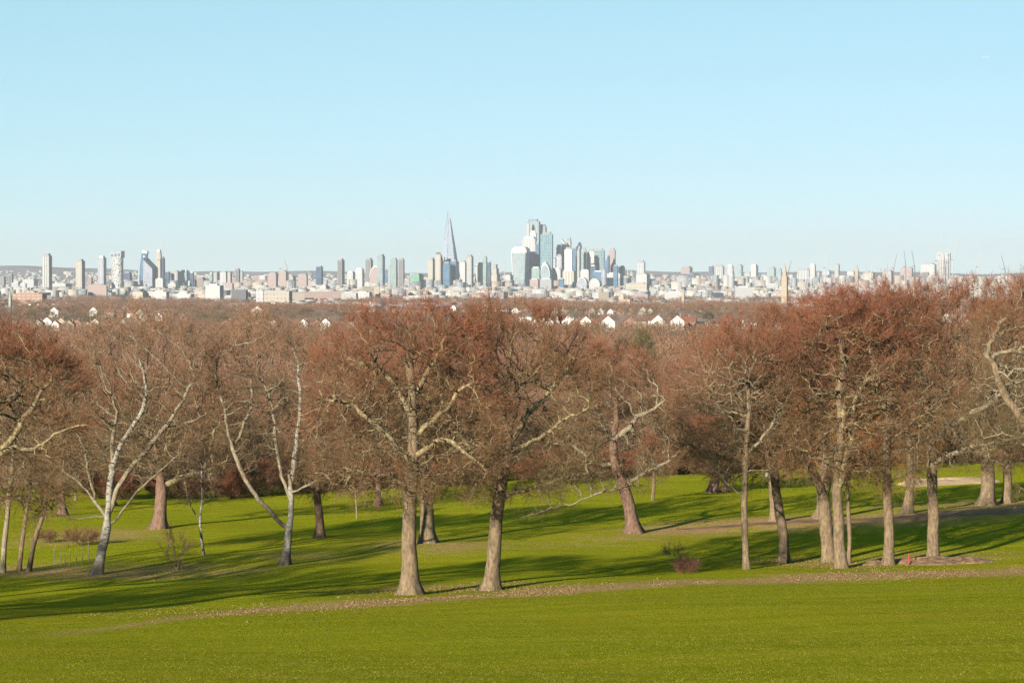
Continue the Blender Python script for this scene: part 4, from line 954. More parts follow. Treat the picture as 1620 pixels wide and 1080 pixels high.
# honeycomb tower with three round openings at the top
x, y, g, w_, h = spot(176, 195, 397, 7900)
o = empty('honeycomb_tower', (x, y, g), 'curved tower with a white honeycomb skin and three openings in its top', 'building', None, R(-14))
hm, n_, b_ = newmat('honeycomb_cladding'); tc = n_.nodes.new('ShaderNodeTexCoord'); vr = nd(n_, 'ShaderNodeTexVoronoi', feature='DISTANCE_TO_EDGE'); vr.inputs['Scale'].default_value = 1.0
n_.links.new(mapping(n_, tc.outputs['Object'], (.16, .16, .09)), vr.inputs['Vector']); n_.links.new(ramp(n_, vr.outputs['Distance'], [(.14, W(.2, .2, .2)), (.2, W(.035, .045, .06))]), b_.inputs['Base Color'])
def oval(a, b, z, n=24, e=2.6, zf=None):
    out = []
    for i in range(n):
        t = 2 * math.pi * i / n; c_, s_ = math.cos(t), math.sin(t); px_ = a * math.copysign(abs(c_) ** (2 / e), c_); py_ = b * math.copysign(abs(s_) ** (2 / e), s_)
        out.append((px_, py_, z + (zf(px_, py_) if zf else 0)))
    return out
m = MB(); m.loft([oval(w_ * .46, w_ * .36, -5), oval(w_ * .49, w_ * .39, h * .5), oval(w_ * .50, w_ * .40, h * .84)]); m.build('facade', hm, o, smooth=False)
m = MB(); m.loft([[(a, -w_ * .38, b) for a, b in [(-w_ * .5, h * .84), (w_ * .5, h * .84), (w_ * .5, h), (0, h * .955), (-w_ * .5, h * .965)]], [(a, w_ * .38, b) for a, b in [(-w_ * .5, h * .84), (w_ * .5, h * .84), (w_ * .5, h), (0, h * .955), (-w_ * .5, h * .965)]]]); m.build('crown_wall', F['lilac'], o)
for k in range(3):
    m = MB(); xx = (-.31 + k * .31) * w_; rg = [(xx + w_ * .11 * math.cos(t * .524), h * (.895 + .008 * k) + w_ * .12 * math.sin(t * .524)) for t in range(12)]; m.loft([[(a, -w_ * .40, b) for a, b in rg], [(a, -w_ * .3, b) for a, b in rg]]); m.build('turbine', F['dark'], o)
# bulging glass tower
x, y, g, w_, h = spot(219, 236, 396, 9000)
o = empty('curved_glass_tower', (x, y, g), 'blue glass tower bulging at the waist, left of the slanted grey block', 'building', None, R(-14))
m = MB(); rings = []
for k in range(11):
    t = k / 10; wd = w_ * (.32 + .18 * math.sin(math.pi * min(1, .25 + t * .8))) * (1 if t < .9 else .92); sx = w_ * .10 * t
    rings.append([(px_ * 1 + sx, py_, z_) for px_, py_, z_ in oval(wd, w_ * .3, -5 + (h * .93 + 5) * t, 20, 2.4)])
m.loft(rings); m.build('facade', F['blue'], o, smooth=True)
m = MB(); m.add([(w_ * -.1, -w_ * .24, h * .92), (w_ * .45, -w_ * .24, h * .92), (w_ * .45, w_ * .24, h * .92), (w_ * -.1, w_ * .24, h * .92), (w_ * -.02, -w_ * .2, h), (w_ * .38, -w_ * .2, h * .975), (w_ * .38, w_ * .2, h * .975), (w_ * -.02, w_ * .2, h)], [(3, 2, 1, 0), (4, 5, 6, 7), (0, 1, 5, 4), (1, 2, 6, 5), (2, 3, 7, 6), (3, 0, 4, 7)]); m.build('screen', F['lilac'], o)
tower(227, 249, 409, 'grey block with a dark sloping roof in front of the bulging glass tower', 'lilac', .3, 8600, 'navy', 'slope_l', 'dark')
tower(247, 256, 395, 'slim cream tower under a crane at the right of the left group', 'beige', .25, 9000, roof='whitep')
tower(254, 261, 406, 'narrow dark tower touching the slim cream one', 'navy', .3, 9050)
L = [(0, 9, 437, 'brown', 'brown slab at the very left edge of the city'), (13, 21, 433, 'brown', 'brown slab second from the left edge'), (19, 36, 446, 'white', 'white low block right of the two brown slabs'), (82, 113, 448, 'white', 'long white low block between the striped tower and the beige tower'),
     (138, 147, 438, 'brick', 'red-brown block right of the beige tower'), (195, 209, 430, 'navy', 'dark blue block right of the honeycomb tower'), (210, 228, 444, 'grey', 'low grey block under the bulging glass tower'), (219, 229, 426, 'white', 'white block at the foot of the curved glass tower on the left'), (229, 246, 421, 'stripe', 'grey striped block below the sloping roof'),
     (261, 269, 429, 'navy', 'dark glass block right of the slim cream tower'), (246, 262, 440, 'white', 'white low block under the slim cream tower'), (271, 285, 428, 'grey', 'grey block left of a white framed one'), (285, 300, 427, 'glass', 'white-topped glass block right of the left group'), (300, 307, 430, 'navy', 'slim dark block after the white-topped one'), (308, 326, 438, 'brick', 'brick block below the dark slim one'),
     (331, 338, 431, 'green', 'small greenish tower left of a white tower pair'), (338, 347, 430, 'grey', 'grey tower beside a white pair'), (348, 360, 429, 'white', 'white tower, left of a joined pair'), (360, 367, 430, 'beige', 'cream tower, right of a joined pair'), (372, 380, 424, 'brown', 'brown tower right of the joined pair'), (380, 385, 428, 'grey', 'thin grey tower touching the brown one'), (366, 377, 439, 'brick', 'dark brick block below the brown tower'),
     (400, 416, 437, 'brick', 'brick slab in the gap left of the construction cranes'), (410, 422, 436, 'white', 'white-fronted slab beside a brick slab'), (424, 440, 431, 'pink', 'pinkish block left of the construction cranes'), (441, 455, 427, 'pink', 'pink block under the pale construction crane'), (452, 468, 436, 'grey', 'blue-grey block right of the pink block'),
     (472, 488, 433, 'pink', 'pinkish low block left of the dark cube'), (500, 511, 420, 'navy', 'dark cube-like block standing alone'), (534, 545, 409, 'brown', 'dark slim tower with white edges standing alone'), (549, 562, 429, 'white', 'bright white block below the open gap'), (562, 576, 424, 'white', 'white block left of the brown tower'), (578, 590, 408, 'brown', 'brown tower left of a taller glass one'),
     (597, 609, 402, 'glass', 'tallest glass tower of the cluster left of the pyramid spire'), (607, 622, 425, 'blue', 'low blue glass block at the foot of the tall glass tower'), (614, 620, 419, 'grey', 'small grey tower left of a green pair'), (618, 629, 408, 'green', 'greenish tower, left of a close pair'), (630, 640, 408, 'brown', 'brown tower, right of a close pair'), (650, 670, 433, 'netting', 'block wrapped in green netting'), (668, 680, 438, 'beige', 'beige block beside the green netting'),
     (677, 689, 408, 'beige', 'beige slab left of the hospital tower'), (737, 749, 403, 'grey', 'patterned grey tower right of the spire'), (728, 738, 412, 'white', 'white slab between spire and patterned tower'), (704, 725, 434, 'beige', 'beige stepped block in front of the spire foot'), (725, 730, 438, 'pink', 'pink slab beside the stepped beige block'),
     (752, 766, 415, 'white', 'white tower with dark window stripes'), (764, 771, 405, 'green', 'pale green slim tower behind the white striped one'), (771, 777, 413, 'navy', 'dark slim tower right of the pale green one'), (776, 791, 418, 'beige', 'stepped beige building left of the bulging tower'), (797, 812, 434, 'white', 'white block at the foot of the top-heavy tower'), (794, 814, 445, 'navy', 'low dark blue roofed hall'),
     (978, 989, 420, 'navy', 'dark small block right of the city cluster'), (970, 978, 419, 'blue', 'blue block at the foot of the pinkish tower'), (1007, 1021, 412, 'lilac', 'lone blue-grey tower right of the cluster'), (1006, 1028, 432, 'white', 'bright white wide block below the lone tower'), (1077, 1096, 421, 'pink', 'pinkish red block on the right skyline'), (1071, 1108, 432, 'navy', 'long dark building below the pinkish block'),
     (1121, 1130, 420, 'navy', 'dark block, first of the right-hand row'), (1130, 1146, 419, 'grey', 'grey block, second of the right-hand row'), (1146, 1151, 424, 'glass', 'small glass block in the right-hand row'), (1150, 1161, 419, 'lilac', 'bluish block left of the white framed one'), (1162, 1176, 418, 'glass', 'glass tower in a white frame'), (1177, 1189, 430, 'grey', 'grey striped tower right of the white framed one'), (1187, 1200, 418, 'white', 'white topped tower left of the church spire'),
     (1213, 1228, 422, 'green', 'pale green block behind the church tower'), (1228, 1237, 424, 'glass', 'glass block touching the left of the church tower'), (1202, 1230, 441, 'pink', 'pink brick block left of the church tower'), (1260, 1284, 425, 'grey', 'grey block with a dark roofline right of the church tower'), (1281, 1291, 417, 'white', 'white tower right of the dark roofline'),
     (1320, 1329, 417, 'grey', 'slim grey tower on the right skyline'), (1424, 1445, 422, 'pink', 'pinkish tower between two cranes'), (1456, 1482, 416, 'white', 'wide white block left of the building under construction'), (1457, 1470, 430, 'dark', 'dark roofed block below the wide white one'), (1340, 1352, 428, 'white', 'white block left of a thin stone spire'), (1365, 1385, 430, 'beige', 'beige block behind treetops at the right'), (1395, 1415, 427, 'grey', 'grey block behind treetops near the dark crane'),
     (1575, 1600, 437, 'white', 'white building between treetops near the right edge'), (1600, 1620, 440, 'beige', 'cream building at the right edge'), (1300, 1316, 427, 'lilac', 'pale block left of the slim grey tower')]
rc = np.random.default_rng(8)
for (x0, x1, t, mt, lb) in L:
    tower(x0, x1, t, lb, mt, float(rc.uniform(.15, .35)), float(rc.uniform(8300, 9800)) if x0 < 1050 or 'treetops' in lb else float(rc.uniform(11000, 13500)), kind='stepped' if 'stepped' in lb else 'flat', roof='whitep' if 'white' in lb and rc.uniform() < .5 else 'roofgrey')
tower(585, 606, 421, 'pinkish block with an arched front below the tall glass tower', 'pink', .1, 9000, kind='arch', roof='whitep')
tower(1152, 1162, 434, 'round white drum-shaped tower in the right-hand row', 'white', D=8300, kind='round', roof='whitep')
tower(951, 960, 426, 'round pale tower in front of the city cluster', 'lilac', D=8300, kind='round')
tower(990, 1027, 447, 'wide cream slab block with rows of windows, closest large block right of centre', 'beige', .12, 6200, name='slab_block')
tower(36, 60, 441, 'pale low block behind the striped tower', 'white', .2, 9300)
o = tower(688, 698, 399, 'beige brutalist tower with a dark cantilevered top left of the spire', 'beige', .1, 9150, kind='flat', roof='dark')
tower(696, 703, 402, 'dark blue slab joined to the right of the brutalist tower', 'blue', .3, 9200, kind='slope_l', roof='dark')
tower(701, 713, 414, 'blue glass block, left one at the foot of the spire', 'blue', .15, 9000)
tower(712, 726, 411, 'blue glass block, right one at the foot of the spire', 'blue', .3, 9050)
tower(742, 749, 405, 'dark purple narrow slab right of the patterned tower', 'brown', .3, 9350)
# pyramid spire
x, y, g, w_, h = spot(695.5, 728.5, 333, 9250)
o = empty('glass_spire', (x, y, g), 'very tall pointed glass pyramid, the tallest building of the skyline', 'building', None, R(-12))
gm = facade('spire_glass', W(.46, .53, .62), W(.22, .32, .43), 9, 12, 1.4, .6, .4, .0, 0, .27)
m = MB(); q = w_ / 2; topx = -w_ * .06
base = [(-q, -q * .5), (-q * .5, -q), (q * .45, -q), (q, -q * .4), (q, q * .6), (q * .4, q), (-q * .5, q), (-q, q * .5)]
m.loft([[(a * 1 + topx * 0, b, -5) for a, b in base], [(a * .53 + topx * .5, b * .53, h * .5) for a, b in base], [(a * .13 + topx * .9, b * .13, h * .885) for a, b in base]]); m.build('core', gm, o)
for (a0, a1, b0, b1, top_, s_) in [(-.95, -.1, -1.03, -1.0, .955, .93), (.0, .95, -1.03, -1.0, .925, .95), (1.0, 1.04, -.8, .7, .90, .9), (-1.04, -1.0, -.8, .7, 1.0, .9)]:
    m = MB(); f0 = 1.0; ft = .06
    def qd(f, z): return [((a0 * q) * f + topx * (z / h) , b0 * q * f - .8, z), (a1 * q * f + topx * (z / h), b0 * q * f - .8, z), (a1 * q * f + topx * (z / h), b1 * q * f - .2, z), (a0 * q * f + topx * (z / h), b1 * q * f - .2, z)]
    m.loft([qd(1, -5), qd(.55, h * .5), qd(max(.06, 1 - top_ + .03), h * top_)]); m.build('glass_facet', gm, o)
m = MB(); m.bar((topx - q * .03, 0, h * .88), (topx - q * .03, 0, h), 1.0, 4, .3); m.build('mast', F['whitep'], o)
# bulging top-heavy tower
x, y, g, w_, h = spot(811, 835, 390, 9350)
o = empty('flared_tower', (x, y, g), 'top-heavy white-rimmed tower with a curved roof, flaring outward as it rises', 'building', None, R(-18))
def sec(s, z, d=.55): return [(-w_ * s, -w_ * d * s * 1.1, z), (w_ * s, -w_ * d * s * 1.1, z), (w_ * s * .96, w_ * d, z), (-w_ * s * .96, w_ * d, z)]
m = MB(); m.loft([sec(.40 + .085 * (k / 8) ** 1.4, -5 + (h * .86 + 5) * k / 8) for k in range(9)]); m.build('facade', F['glass'], o)
m = MB(); rr = []
for k in range(9):
    t = k / 8; zz = h * .86 + h * .14 * math.sin(math.pi / 2 * t); s = .485 * math.cos(t * 1.25) + .05; rr.append([(-w_ * s, -w_ * .56 * .55 * (1 - t * .5), zz), (w_ * s, -w_ * .56 * .55 * (1 - t * .5), zz), (w_ * s, w_ * .55, zz), (-w_ * s, w_ * .55, zz)])
m.loft(rr); m.build('roof', F['whitep'], o)
for sg in (-1, 1):
    m = MB(); m.loft([[(sg * w_ * s * .97, -w_ * .62 * s - 2, z), (sg * w_ * s * 1.07, -w_ * .62 * s - 2, z), (sg * w_ * s * 1.07, -w_ * .5 * s, z), (sg * w_ * s * .97, -w_ * .5 * s, z)] for s, z in [(.40 + .085 * (k / 8) ** 1.4, (h * .88) * k / 8) for k in range(9)]]); m.build('rim', F['whitep'], o)
m = MB(); m.loft([[(w_ * s, -w_ * .4, z), (w_ * s + 1, -w_ * .4, z), (w_ * s + 1, w_ * .5, z), (w_ * s, w_ * .5, z)] for s, z in [(.40 + .085 * (k / 8) ** 1.4, (h * .86) * k / 8) for k in range(9)]]); m.build('side_wall', F['blue'], o)
# the city cluster
tower(832, 855, 347, 'tallest glass tower of the city cluster, pale with a white left edge', 'glass', .12, 9700, None, 'flat', 'teal', name='office_tower')
tower(853, 865, 355, 'glass shoulder joined to the right of the tallest cluster tower', 'glass', .2, 9720, name='office_tower')
tower(833, 838, 350, 'white narrow strip tower along the left of the tallest cluster tower', 'white', .15, 9650, name='office_tower')
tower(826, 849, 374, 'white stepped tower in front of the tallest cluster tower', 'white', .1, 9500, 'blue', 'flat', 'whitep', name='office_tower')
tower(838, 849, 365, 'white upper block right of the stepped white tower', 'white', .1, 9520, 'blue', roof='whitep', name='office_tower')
tower(833, 849, 398, 'blue glass slab beside the top-heavy tower', 'blue', .45, 9450, name='office_tower')
tower(847, 856, 383, 'dark blue recess tower between white and glass towers', 'blue', .4, 9480, name='office_tower')
tower(855, 875, 367, 'large glass tower with a serrated top right of the tallest one', 'teal', .08, 9400, name='office_tower')
tower(875, 881, 407, 'slim white tower with a dark right side', 'white', .4, 9350, 'dark', name='office_tower')
tower(880, 889, 387, 'teal tower left of the wedge', 'teal', .3, 9500, name='office_tower')
tower(888, 905, 378, 'wedge-shaped glass tower with a slanted white edge', 'teal', .1, 9550, None, 'slope_l', 'whitep', name='wedge_tower')
tower(896, 904, 376, 'grey lift core rising behind the wedge', 'grey', .2, 9600, name='office_tower')
tower(880, 891, 402, 'grey glass block below the teal tower', 'lilac', .25, 9300, 'blue', name='office_tower')
tower(893, 906, 391, 'bright white slab in front of the wedge', 'whitep', .1, 9250, name='office_tower')
tower(905, 915, 390, 'deep blue glass tower right of the white slab', 'blue', .3, 9350, name='office_tower')
tower(913, 919, 393, 'dark and white striped tower under the rounded tower', 'stripe', .4, 9250, 'dark', name='office_tower')
tower(919, 928, 391, 'pale green glass tower right of the striped one', 'green', .1, 9300, name='office_tower')
tower(927, 933, 398, 'short pale glass tower right of the pale green one', 'glass', .2, 9350, name='office_tower')
tower(930, 942, 394, 'white tower in the middle right of the cluster', 'white', .1, 9450, name='office_tower')
tower(940, 957, 393, 'teal glass block tower at the right of the cluster', 'teal', .1, 9400, name='office_tower')
tower(956, 965, 405, 'blue sloping tower left of the pinkish one', 'blue', .3, 9350, None, 'slope_r', 'blue', name='office_tower')
tower(963, 974, 392, 'pinkish tower at the right end of the cluster', 'pink', .15, 9400, 'navy', name='office_tower')
for (x0, x1, t, mt, lb) in [(841, 856, 422, 'green', 'pale green low block at the foot of the cluster'), (855, 873, 418, 'glass', 'stepped glass block with an arch at the foot of the cluster'), (856, 870, 415, 'blue', 'blue arched building at the foot of the large glass tower'), (871, 890, 424, 'white', 'white low block left of centre of the cluster foot'), (888, 912, 427, 'beige', 'cream low block under the white slab'),
                            (918, 934, 426, 'white', 'white low block under the pale green tower'), (934, 943, 419, 'navy', 'dark curved-front block at the cluster foot'), (938, 956, 428, 'blue', 'blue low block under the teal tower'), (838, 854, 441, 'pink', 'pinkish low block below the cluster'), (854, 876, 440, 'grey', 'grey long roofed block below the cluster'), (893, 913, 440, 'grey', 'pale grey block with a flat roof below the cluster'), (913, 931, 439, 'lilac', 'blue-roofed arched hall below the cluster'), (884, 893, 440, 'blue', 'small blue block below the cluster'), (932, 952, 441, 'white', 'white round-roofed hall below the cluster'), (960, 985, 431, 'white', 'white wide block right of the cluster foot')]:
    tower(x0, x1, t, lb, mt, .18, float(rc.uniform(8200, 8900)), kind='arch' if 'arch' in lb or 'round' in lb else 'flat', roof='whitep')
x, y, g, w_, h = spot(911, 923, 383, 9500)
o = empty('rounded_tower', (x, y, g), 'dark blue bullet-shaped tower peeking over the blue tower', 'building')
rg = lambda r_, z: [(r_ * math.cos(t * math.pi / 10), r_ * math.sin(t * math.pi / 10), z) for t in range(20)]
m = MB(); m.loft([rg(w_ * (.42 + .08 * math.sin(math.pi * k / 8)), -5 + (h * .75) * k / 8) for k in range(9)]); m.build('facade', F['blue'], o, smooth=True)
m = MB(); m.loft([rg(w_ * .42 * math.cos(k / 6 * 1.5), h * .75 - 5 + (h * .25 + 5) * math.sin(k / 6 * math.pi / 2)) for k in range(7)]); m.build('dome', F['navy'], o, smooth=True)
# under construction on the right
x, y, g, w_, h = spot(1482, 1504, 400, 9000)
o = empty('unfinished_tower', (x, y, g), 'white tower under construction ringed by cranes on the right skyline', 'building', None, R(-15))
m = MB(); m.box(-w_ * .45, w_ * .45, -w_ * .3, w_ * .3, -5, h * .82); m.build('facade', F['stripe'], o)
m = MB(); m.box(-w_ * .47, w_ * .47, -w_ * .32, w_ * .32, h * .82, h); m.build('hoarding', F['white'], o)
def crane(px, py0, py1, lean, mat, label, D=8900):
    a = pt(px, py0, D); b = pt(px, py1, D); g = float(gz(a[0], a[1]))
    o = empty('tower_crane', (a[0], a[1], g), label, 'crane'); H = b[2] - g; hm_ = H * .62 if lean else H * .9
    m = MB(); m.bar((0, 0, -2), (0, 0, hm_), 1.5); m.build('mast', F[mat], o)
    s = FPX / D; dx = lean / s if lean else 18
    m = MB(); m.bar((0, 0, hm_ - 1), (dx, 0, H if lean else hm_ + 1), 1.2, 4, .8); m.build('jib', F[mat], o)
    m = MB(); m.bar((0, 0, hm_ - 1), (-9, 0, hm_), 1.3); m.build('counterweight', F['crane_d'], o)
for a in [(253, 410, 380, 6, 'crane_w', 'thin pale crane above the slim cream tower'), (446, 440, 402, 3, 'crane_w', 'tall faint crane above the pink block'), (456, 440, 412, -5, 'crane_r', 'reddish crane right of the tall faint one'), (488, 440, 414, -4, 'crane_w', 'faint crane left of the dark cube'), (755, 430, 396, 6, 'crane_w', 'pale crane above the white striped tower'), (770, 430, 398, -8, 'crane_w', 'second pale crane leaning left above the striped tower'),
          (798, 440, 410, 2, 'crane_w', 'white crane left of the top-heavy tower'), (993, 430, 406, 4, 'crane_w', 'faint crane between the cluster and the lone tower'), (1247, 430, 412, 5, 'crane_d', 'grey crane beside the church tower'), (1262, 430, 413, -3, 'crane_w', 'pale crane right of the church tower'), (1306, 440, 400, 5, 'crane_w', 'pale leaning crane left of the slim grey tower'), (1378, 440, 409, 4, 'crane_w', 'faint crane in the middle of the right skyline'),
          (1414, 440, 401, 5, 'crane_r', 'reddish crane left of a dark pair'), (1433, 440, 397, -3, 'crane_d', 'dark crane, left of a pair'), (1447, 440, 396, -5, 'crane_d', 'dark crane, right of a pair'), (1483, 420, 382, -3, 'crane_w', 'white crane left of the unfinished tower'), (1488, 420, 368, 2, 'crane_w', 'tallest white crane over the unfinished tower'), (1502, 420, 368, 6, 'crane_w', 'white crane leaning right over the unfinished tower'), (1508, 430, 379, 7, 'crane_w', 'white crane right of the unfinished tower'),
          (1590, 430, 404, -6, 'crane_d', 'grey crane near the right edge above the treetops'), (1548, 420, 398, 3, 'crane_w', 'faint crane above the right treetops')]:
    crane(*a)
# churches, water tower, long brick building
def spire(px, top, ybase, w_px, D, mat, label, sq=.5, name='church_tower'):
    a = pt(px, top, D); g = float(gz(a[0], a[1])); b = pt(px, ybase, D); W_ = w_px / FPX * D / 2; H = a[2] - g; hb = (b[2] - g) + (a[2] - b[2]) * sq
    o = empty(name, (a[0], a[1], g), label, 'church', None, R(-20)); m = MB(); m.box(-W_ * .8, W_ * .8, -W_ * .8, W_ * .8, -3, hb); m.build('tower', F[mat], o)
    m = MB(); m.loft([[(x_ * W_ * .8, y_ * W_ * .8, hb) for x_, y_ in [(-1, -1), (1, -1), (1, 1), (-1, 1)]], [(x_ * .3, y_ * .3, H) for x_, y_ in [(-1, -1), (1, -1), (1, 1), (-1, 1)]]]); m.build('spire', F[mat], o)
    for x_, y_ in [(-1, -1), (1, -1), (1, 1), (-1, 1)]:
        m = MB(); m.bar((x_ * W_ * .75, y_ * W_ * .75, hb - 1), (x_ * W_ * .75, y_ * W_ * .75, hb + (H - hb) * .3), W_ * .15, 4, W_ * .02); m.build('pinnacle', F[mat], o)
spire(1241.5, 416, 466, 11, 4200, 'stone', 'golden stone church tower with pinnacles rising above the right-hand treetops', .45)
spire(1355.5, 417, 440, 6, 8000, 'stone', 'thin distant stone spire on the right skyline', .5)
spire(1081, 455, 476, 5, 4200, 'stone', 'thin pale church spire among brown trees right of centre', .4)
spire(16, 458, 484, 4.5, 3000, 'greenspire', 'slender pale green spire near the left edge', .35)
a = pt(196, 459, 3600); g = float(gz(a[0], a[1])); o = empty('water_tower', (a[0], a[1], g), 'dark flat-topped water tower above the trees below the honeycomb tower', 'water tower'); H = a[2] - g
m = MB(); m.loft([rg(2.6, H * .74), rg(4.6, H * .86), rg(4.6, H)]); m.build('tank', F['greenspire'], o)
for k in range(4): m = MB(); t = k * 1.57 + .6; m.bar((3.4 * math.cos(t), 3.4 * math.sin(t), -2), (2.4 * math.cos(t), 2.4 * math.sin(t), H * .76), .5); m.build('leg', F['dark'], o)
F['obrick'] = facade('orange_brick', W(.56, .32, .22), W(.72, .58, .48), 9, 5, 1.8)
for (x0, x1, t, d_, mt, lb) in [(20, 74, 463, 3900, 'obrick', 'long orange brick building with pale bands near the left edge'), (34, 58, 459, 4100, 'obrick', 'upper wing of the long orange brick building'), (405, 418, 457, 4200, 'white', 'white end block of a long terrace left of centre'), (418, 462, 459, 4150, 'beige', 'long cream terrace left of centre'), (470, 596, 461, 5200, 'brick', 'very long low pinkish terrace behind the central treetops'),
                            (366, 392, 457, 4500, 'dark', 'dark flat-roofed block with a white roof edge'), (980, 998, 473, 3300, 'obrick', 'orange brick hall beside the small cream clock tower'), (979, 987, 464, 3350, 'beige', 'small cream clock tower left of the orange hall')]:
    tower(x0, x1, t, lb, mt, .06, d_, roof='roof_red' if False else 'roofgrey', name='long_building' if x1 - x0 > 20 else 'brick_hall')

# low city blocks
rb = np.random.default_rng(17); BLK = []
for k, mt in enumerate(['white', 'beige', 'brick', 'grey', 'white', 'pink', 'glass', 'navy']):
    m = MB(); m.box(-.5, .5, -.5, .5, -.5, .92); me = m.mesh('facade', F[mt]); m = MB(); m.box(-.3, .25, -.3, .3, .92, 1.0); BLK.append((me, m.mesh('roof_plant', F['roofgrey'] if k % 2 else F['whitep'])))
bl = ['white low-rise block on the city plain', 'cream low-rise block on the city plain', 'brick low-rise block on the city plain', 'grey low-rise block on the city plain', 'white low-rise block on the city plain', 'pinkish low-rise block on the city plain', 'glass low-rise block on the city plain', 'dark low-rise block on the city plain']
BM = [facade('block_' + nm, F_[0], F_[1], 6, 3.6, 1.0) for nm, F_ in {'a': (W(.8, .78, .74), W(.4, .42, .45))}.items()]
def real_block(k, x, y, g, sx, sy, h, rz):
    o = empty('city_block', (x, y, g), bl[k], 'building', 'low blocks on the city plain', rz)
    for nm, me in (('facade', BLK[k][0]), ('roof_plant', BLK[k][1])):
        c = link(nm, me, o); c.scale = (sx, sy, h)
for i in range(270):
    D = rb.uniform(4600, 9000); px = rb.uniform(-10, 1630); x = (px - 810) / FPX * D; k = int(rb.choice(8, p=[.24, .2, .08, .14, .16, .08, .05, .05]))
    real_block(k, x, D, float(gz(x, D)), rb.uniform(14, 46), rb.uniform(12, 24), rb.uniform(9, 22) * (1 + .7 * (rb.uniform() < .12)), R(rb.uniform(-35, 25)))
def stuff_boxes(name, n, y0, y1, hr, wr, seed, cols, label, power=1.0, prob=None, u0=-880, u1=880):
    rg_ = np.random.default_rng(seed); D = y0 + (y1 - y0) * rg_.uniform(0, 1, n) ** power; x = rg_.uniform(u0, u1, n) / FPX * D; g = gz(x, D)
    a = rg_.uniform(*wr, n) / 2; b = rg_.uniform(8, 18, n) / 1; h = rg_.uniform(0, 1, n) ** 2.2 * (hr[1] - hr[0]) + hr[0]; th = np.radians(rg_.uniform(-40, 25, n))
    c, s = np.cos(th), np.sin(th); V = np.zeros((n, 8, 3))
    for k, (sx, sy, sz) in enumerate([(-1, -1, 0), (1, -1, 0), (1, 1, 0), (-1, 1, 0), (-1, -1, 1), (1, -1, 1), (1, 1, 1), (-1, 1, 1)]):
        V[:, k, 0] = x + sx * a * c - sy * b * s; V[:, k, 1] = D + sx * a * s + sy * b * c; V[:, k, 2] = g - 4 + sz * (h + 4)
    Fq = np.array([(4, 5, 6, 7), (0, 1, 5, 4), (1, 2, 6, 5), (2, 3, 7, 6), (3, 0, 4, 7)]); Fa = (np.arange(n)[:, None, None] * 8 + Fq[None]).reshape(-1, 4)
    cc = 0.235 * np.array(cols)[rg_.choice(len(cols), n)]; col = np.repeat(np.c_[cc, np.ones(n)], 8, 0)
    mt, nn, b_ = newmat(name); at = nd(nn, 'ShaderNodeAttribute', attribute_name='wall_colour'); tc = nn.nodes.new('ShaderNodeTexCoord')
    nn.links.new(mix(nn, math_(nn, 'MULTIPLY', ramp_f(nn, noise(nn, .16, 3, mapping(nn, tc.outputs['Object'], (1, 1, 2))), .45, .6), .4), at.outputs['Color'], W(.25, .26, .29)), b_.inputs['Base Color'])
    return tag(link(name, np_mesh(name, V.reshape(-1, 3), Fa, mt, False, {'wall_colour': col})), label, 'buildings', None, 'stuff')
pal = [(.80, .78, .74), (.74, .66, .54), (.82, .82, .82), (.55, .38, .31), (.55, .55, .56), (.68, .56, .48), (.42, .50, .56), (.30, .31, .35), (.8, .74, .66)]
stuff_boxes('city_sprawl', 7500, 5200, 16500, (4, 24), (8, 38), 51, pal, 'pale low buildings crowding the plain as far as the hills', 1.0)
stuff_boxes('mid_rise_city', 900, 8600, 12500, (14, 62), (14, 42), 53, pal, 'pale mid-rise buildings crowding the skyline on the right', 1.0, None, 170, 880)
stuff_boxes('mid_rise_centre', 700, 8200, 11500, (12, 46), (14, 40), 54, pal, 'pale mid-rise buildings round the feet of the towers', 1.0, None, -620, 200)
pal2 = [(.36, .14, .10), (.30, .17, .12), (.40, .20, .14), (.8, .77, .72), (.62, .5, .42), (.28, .27, .28)]
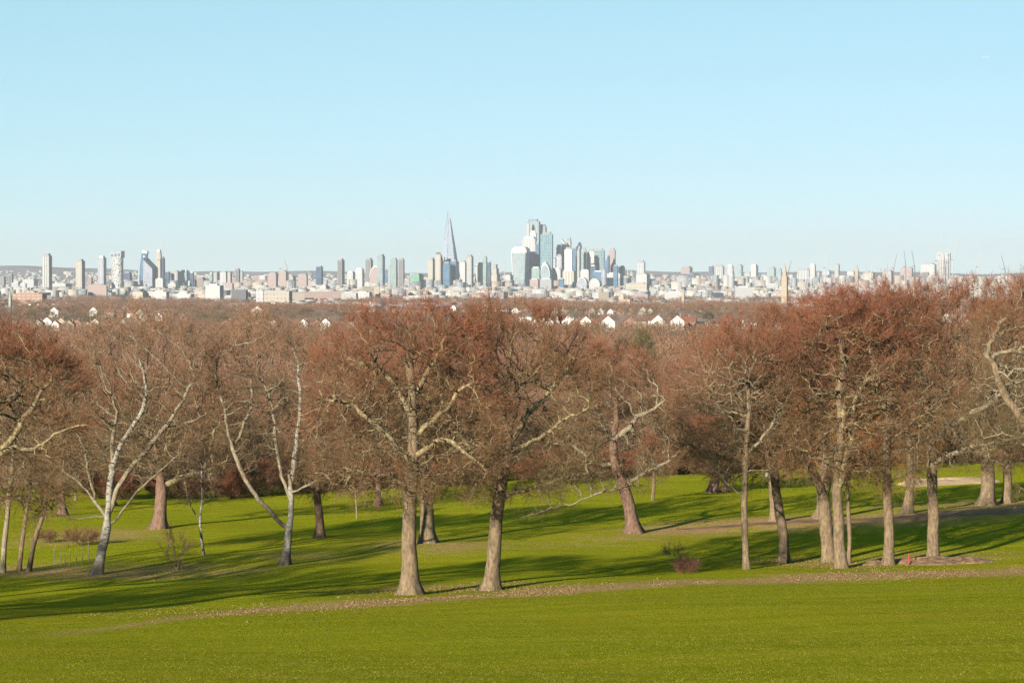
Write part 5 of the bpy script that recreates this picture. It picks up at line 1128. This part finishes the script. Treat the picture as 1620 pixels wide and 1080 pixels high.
stuff_boxes('suburb_roofs', 2500, 3000, 6500, (4, 8), (7, 20), 52, pal2, 'reddish roofs and pale walls of the suburb mixed with trees', 1.0)

# airliner, high and far off
a = pt(1559, 91, 16000); o = empty('airliner', tuple(a), 'tiny white airliner high in the sky at the right', 'aeroplane', None, R(80))
F['alu'] = plain('white_aluminium', (.9, .9, .9, 1), .4, .02)
m = MB(); rs = [(-18, .3), (-15, 1.6), (-8, 2.1), (10, 2.1), (17, 1.4), (20, .4)]; m.loft([[(r_ * math.cos(t * .785), y_, r_ * math.sin(t * .785)) for t in range(8)] for y_, r_ in rs]); m.build('fuselage', F['alu'], o, smooth=True)
for sg in (-1, 1):
    m = MB(); m.add([(sg * 1.5, -2, -.6), (sg * 1.5, 5, -.6), (sg * 17, -7, 1), (sg * 17, -5, 1), (sg * 1.5, -2, -.1), (sg * 1.5, 5, -.1), (sg * 17, -7, 1.2), (sg * 17, -5, 1.2)], [(0, 1, 3, 2), (4, 6, 7, 5), (0, 4, 5, 1), (2, 3, 7, 6), (0, 2, 6, 4), (1, 5, 7, 3)]); m.build('wing', F['alu'], o)
m = MB(); m.add([(-.2, -17, 1), (-.2, -12, 1), (-.2, -18, 7), (-.2, -16, 7), (.2, -17, 1), (.2, -12, 1), (.2, -18, 7), (.2, -16, 7)], [(0, 1, 3, 2), (4, 6, 7, 5), (0, 4, 5, 1), (2, 3, 7, 6), (0, 2, 6, 4), (1, 5, 7, 3)]); m.build('tail_fin', F['alu'], o)

# ------------------------------------------------------------------ the air
hz = MB(); hz.box(-10500, 10500, -100, 27000, -60, 420)
hm = bpy.data.materials.new('haze_air'); hm.use_nodes = True; n = hm.node_tree; n.nodes.clear()
pv = n.nodes.new('ShaderNodeVolumePrincipled'); pv.inputs['Density'].default_value = 3.4e-5; pv.inputs['Color'].default_value = (.45, .485, .555, 1); pv.inputs['Anisotropy'].default_value = 0.0
ou = n.nodes.new('ShaderNodeOutputMaterial'); n.links.new(pv.outputs[0], ou.inputs['Volume'])
tag(hz.build('haze', hm), kind='stuff')
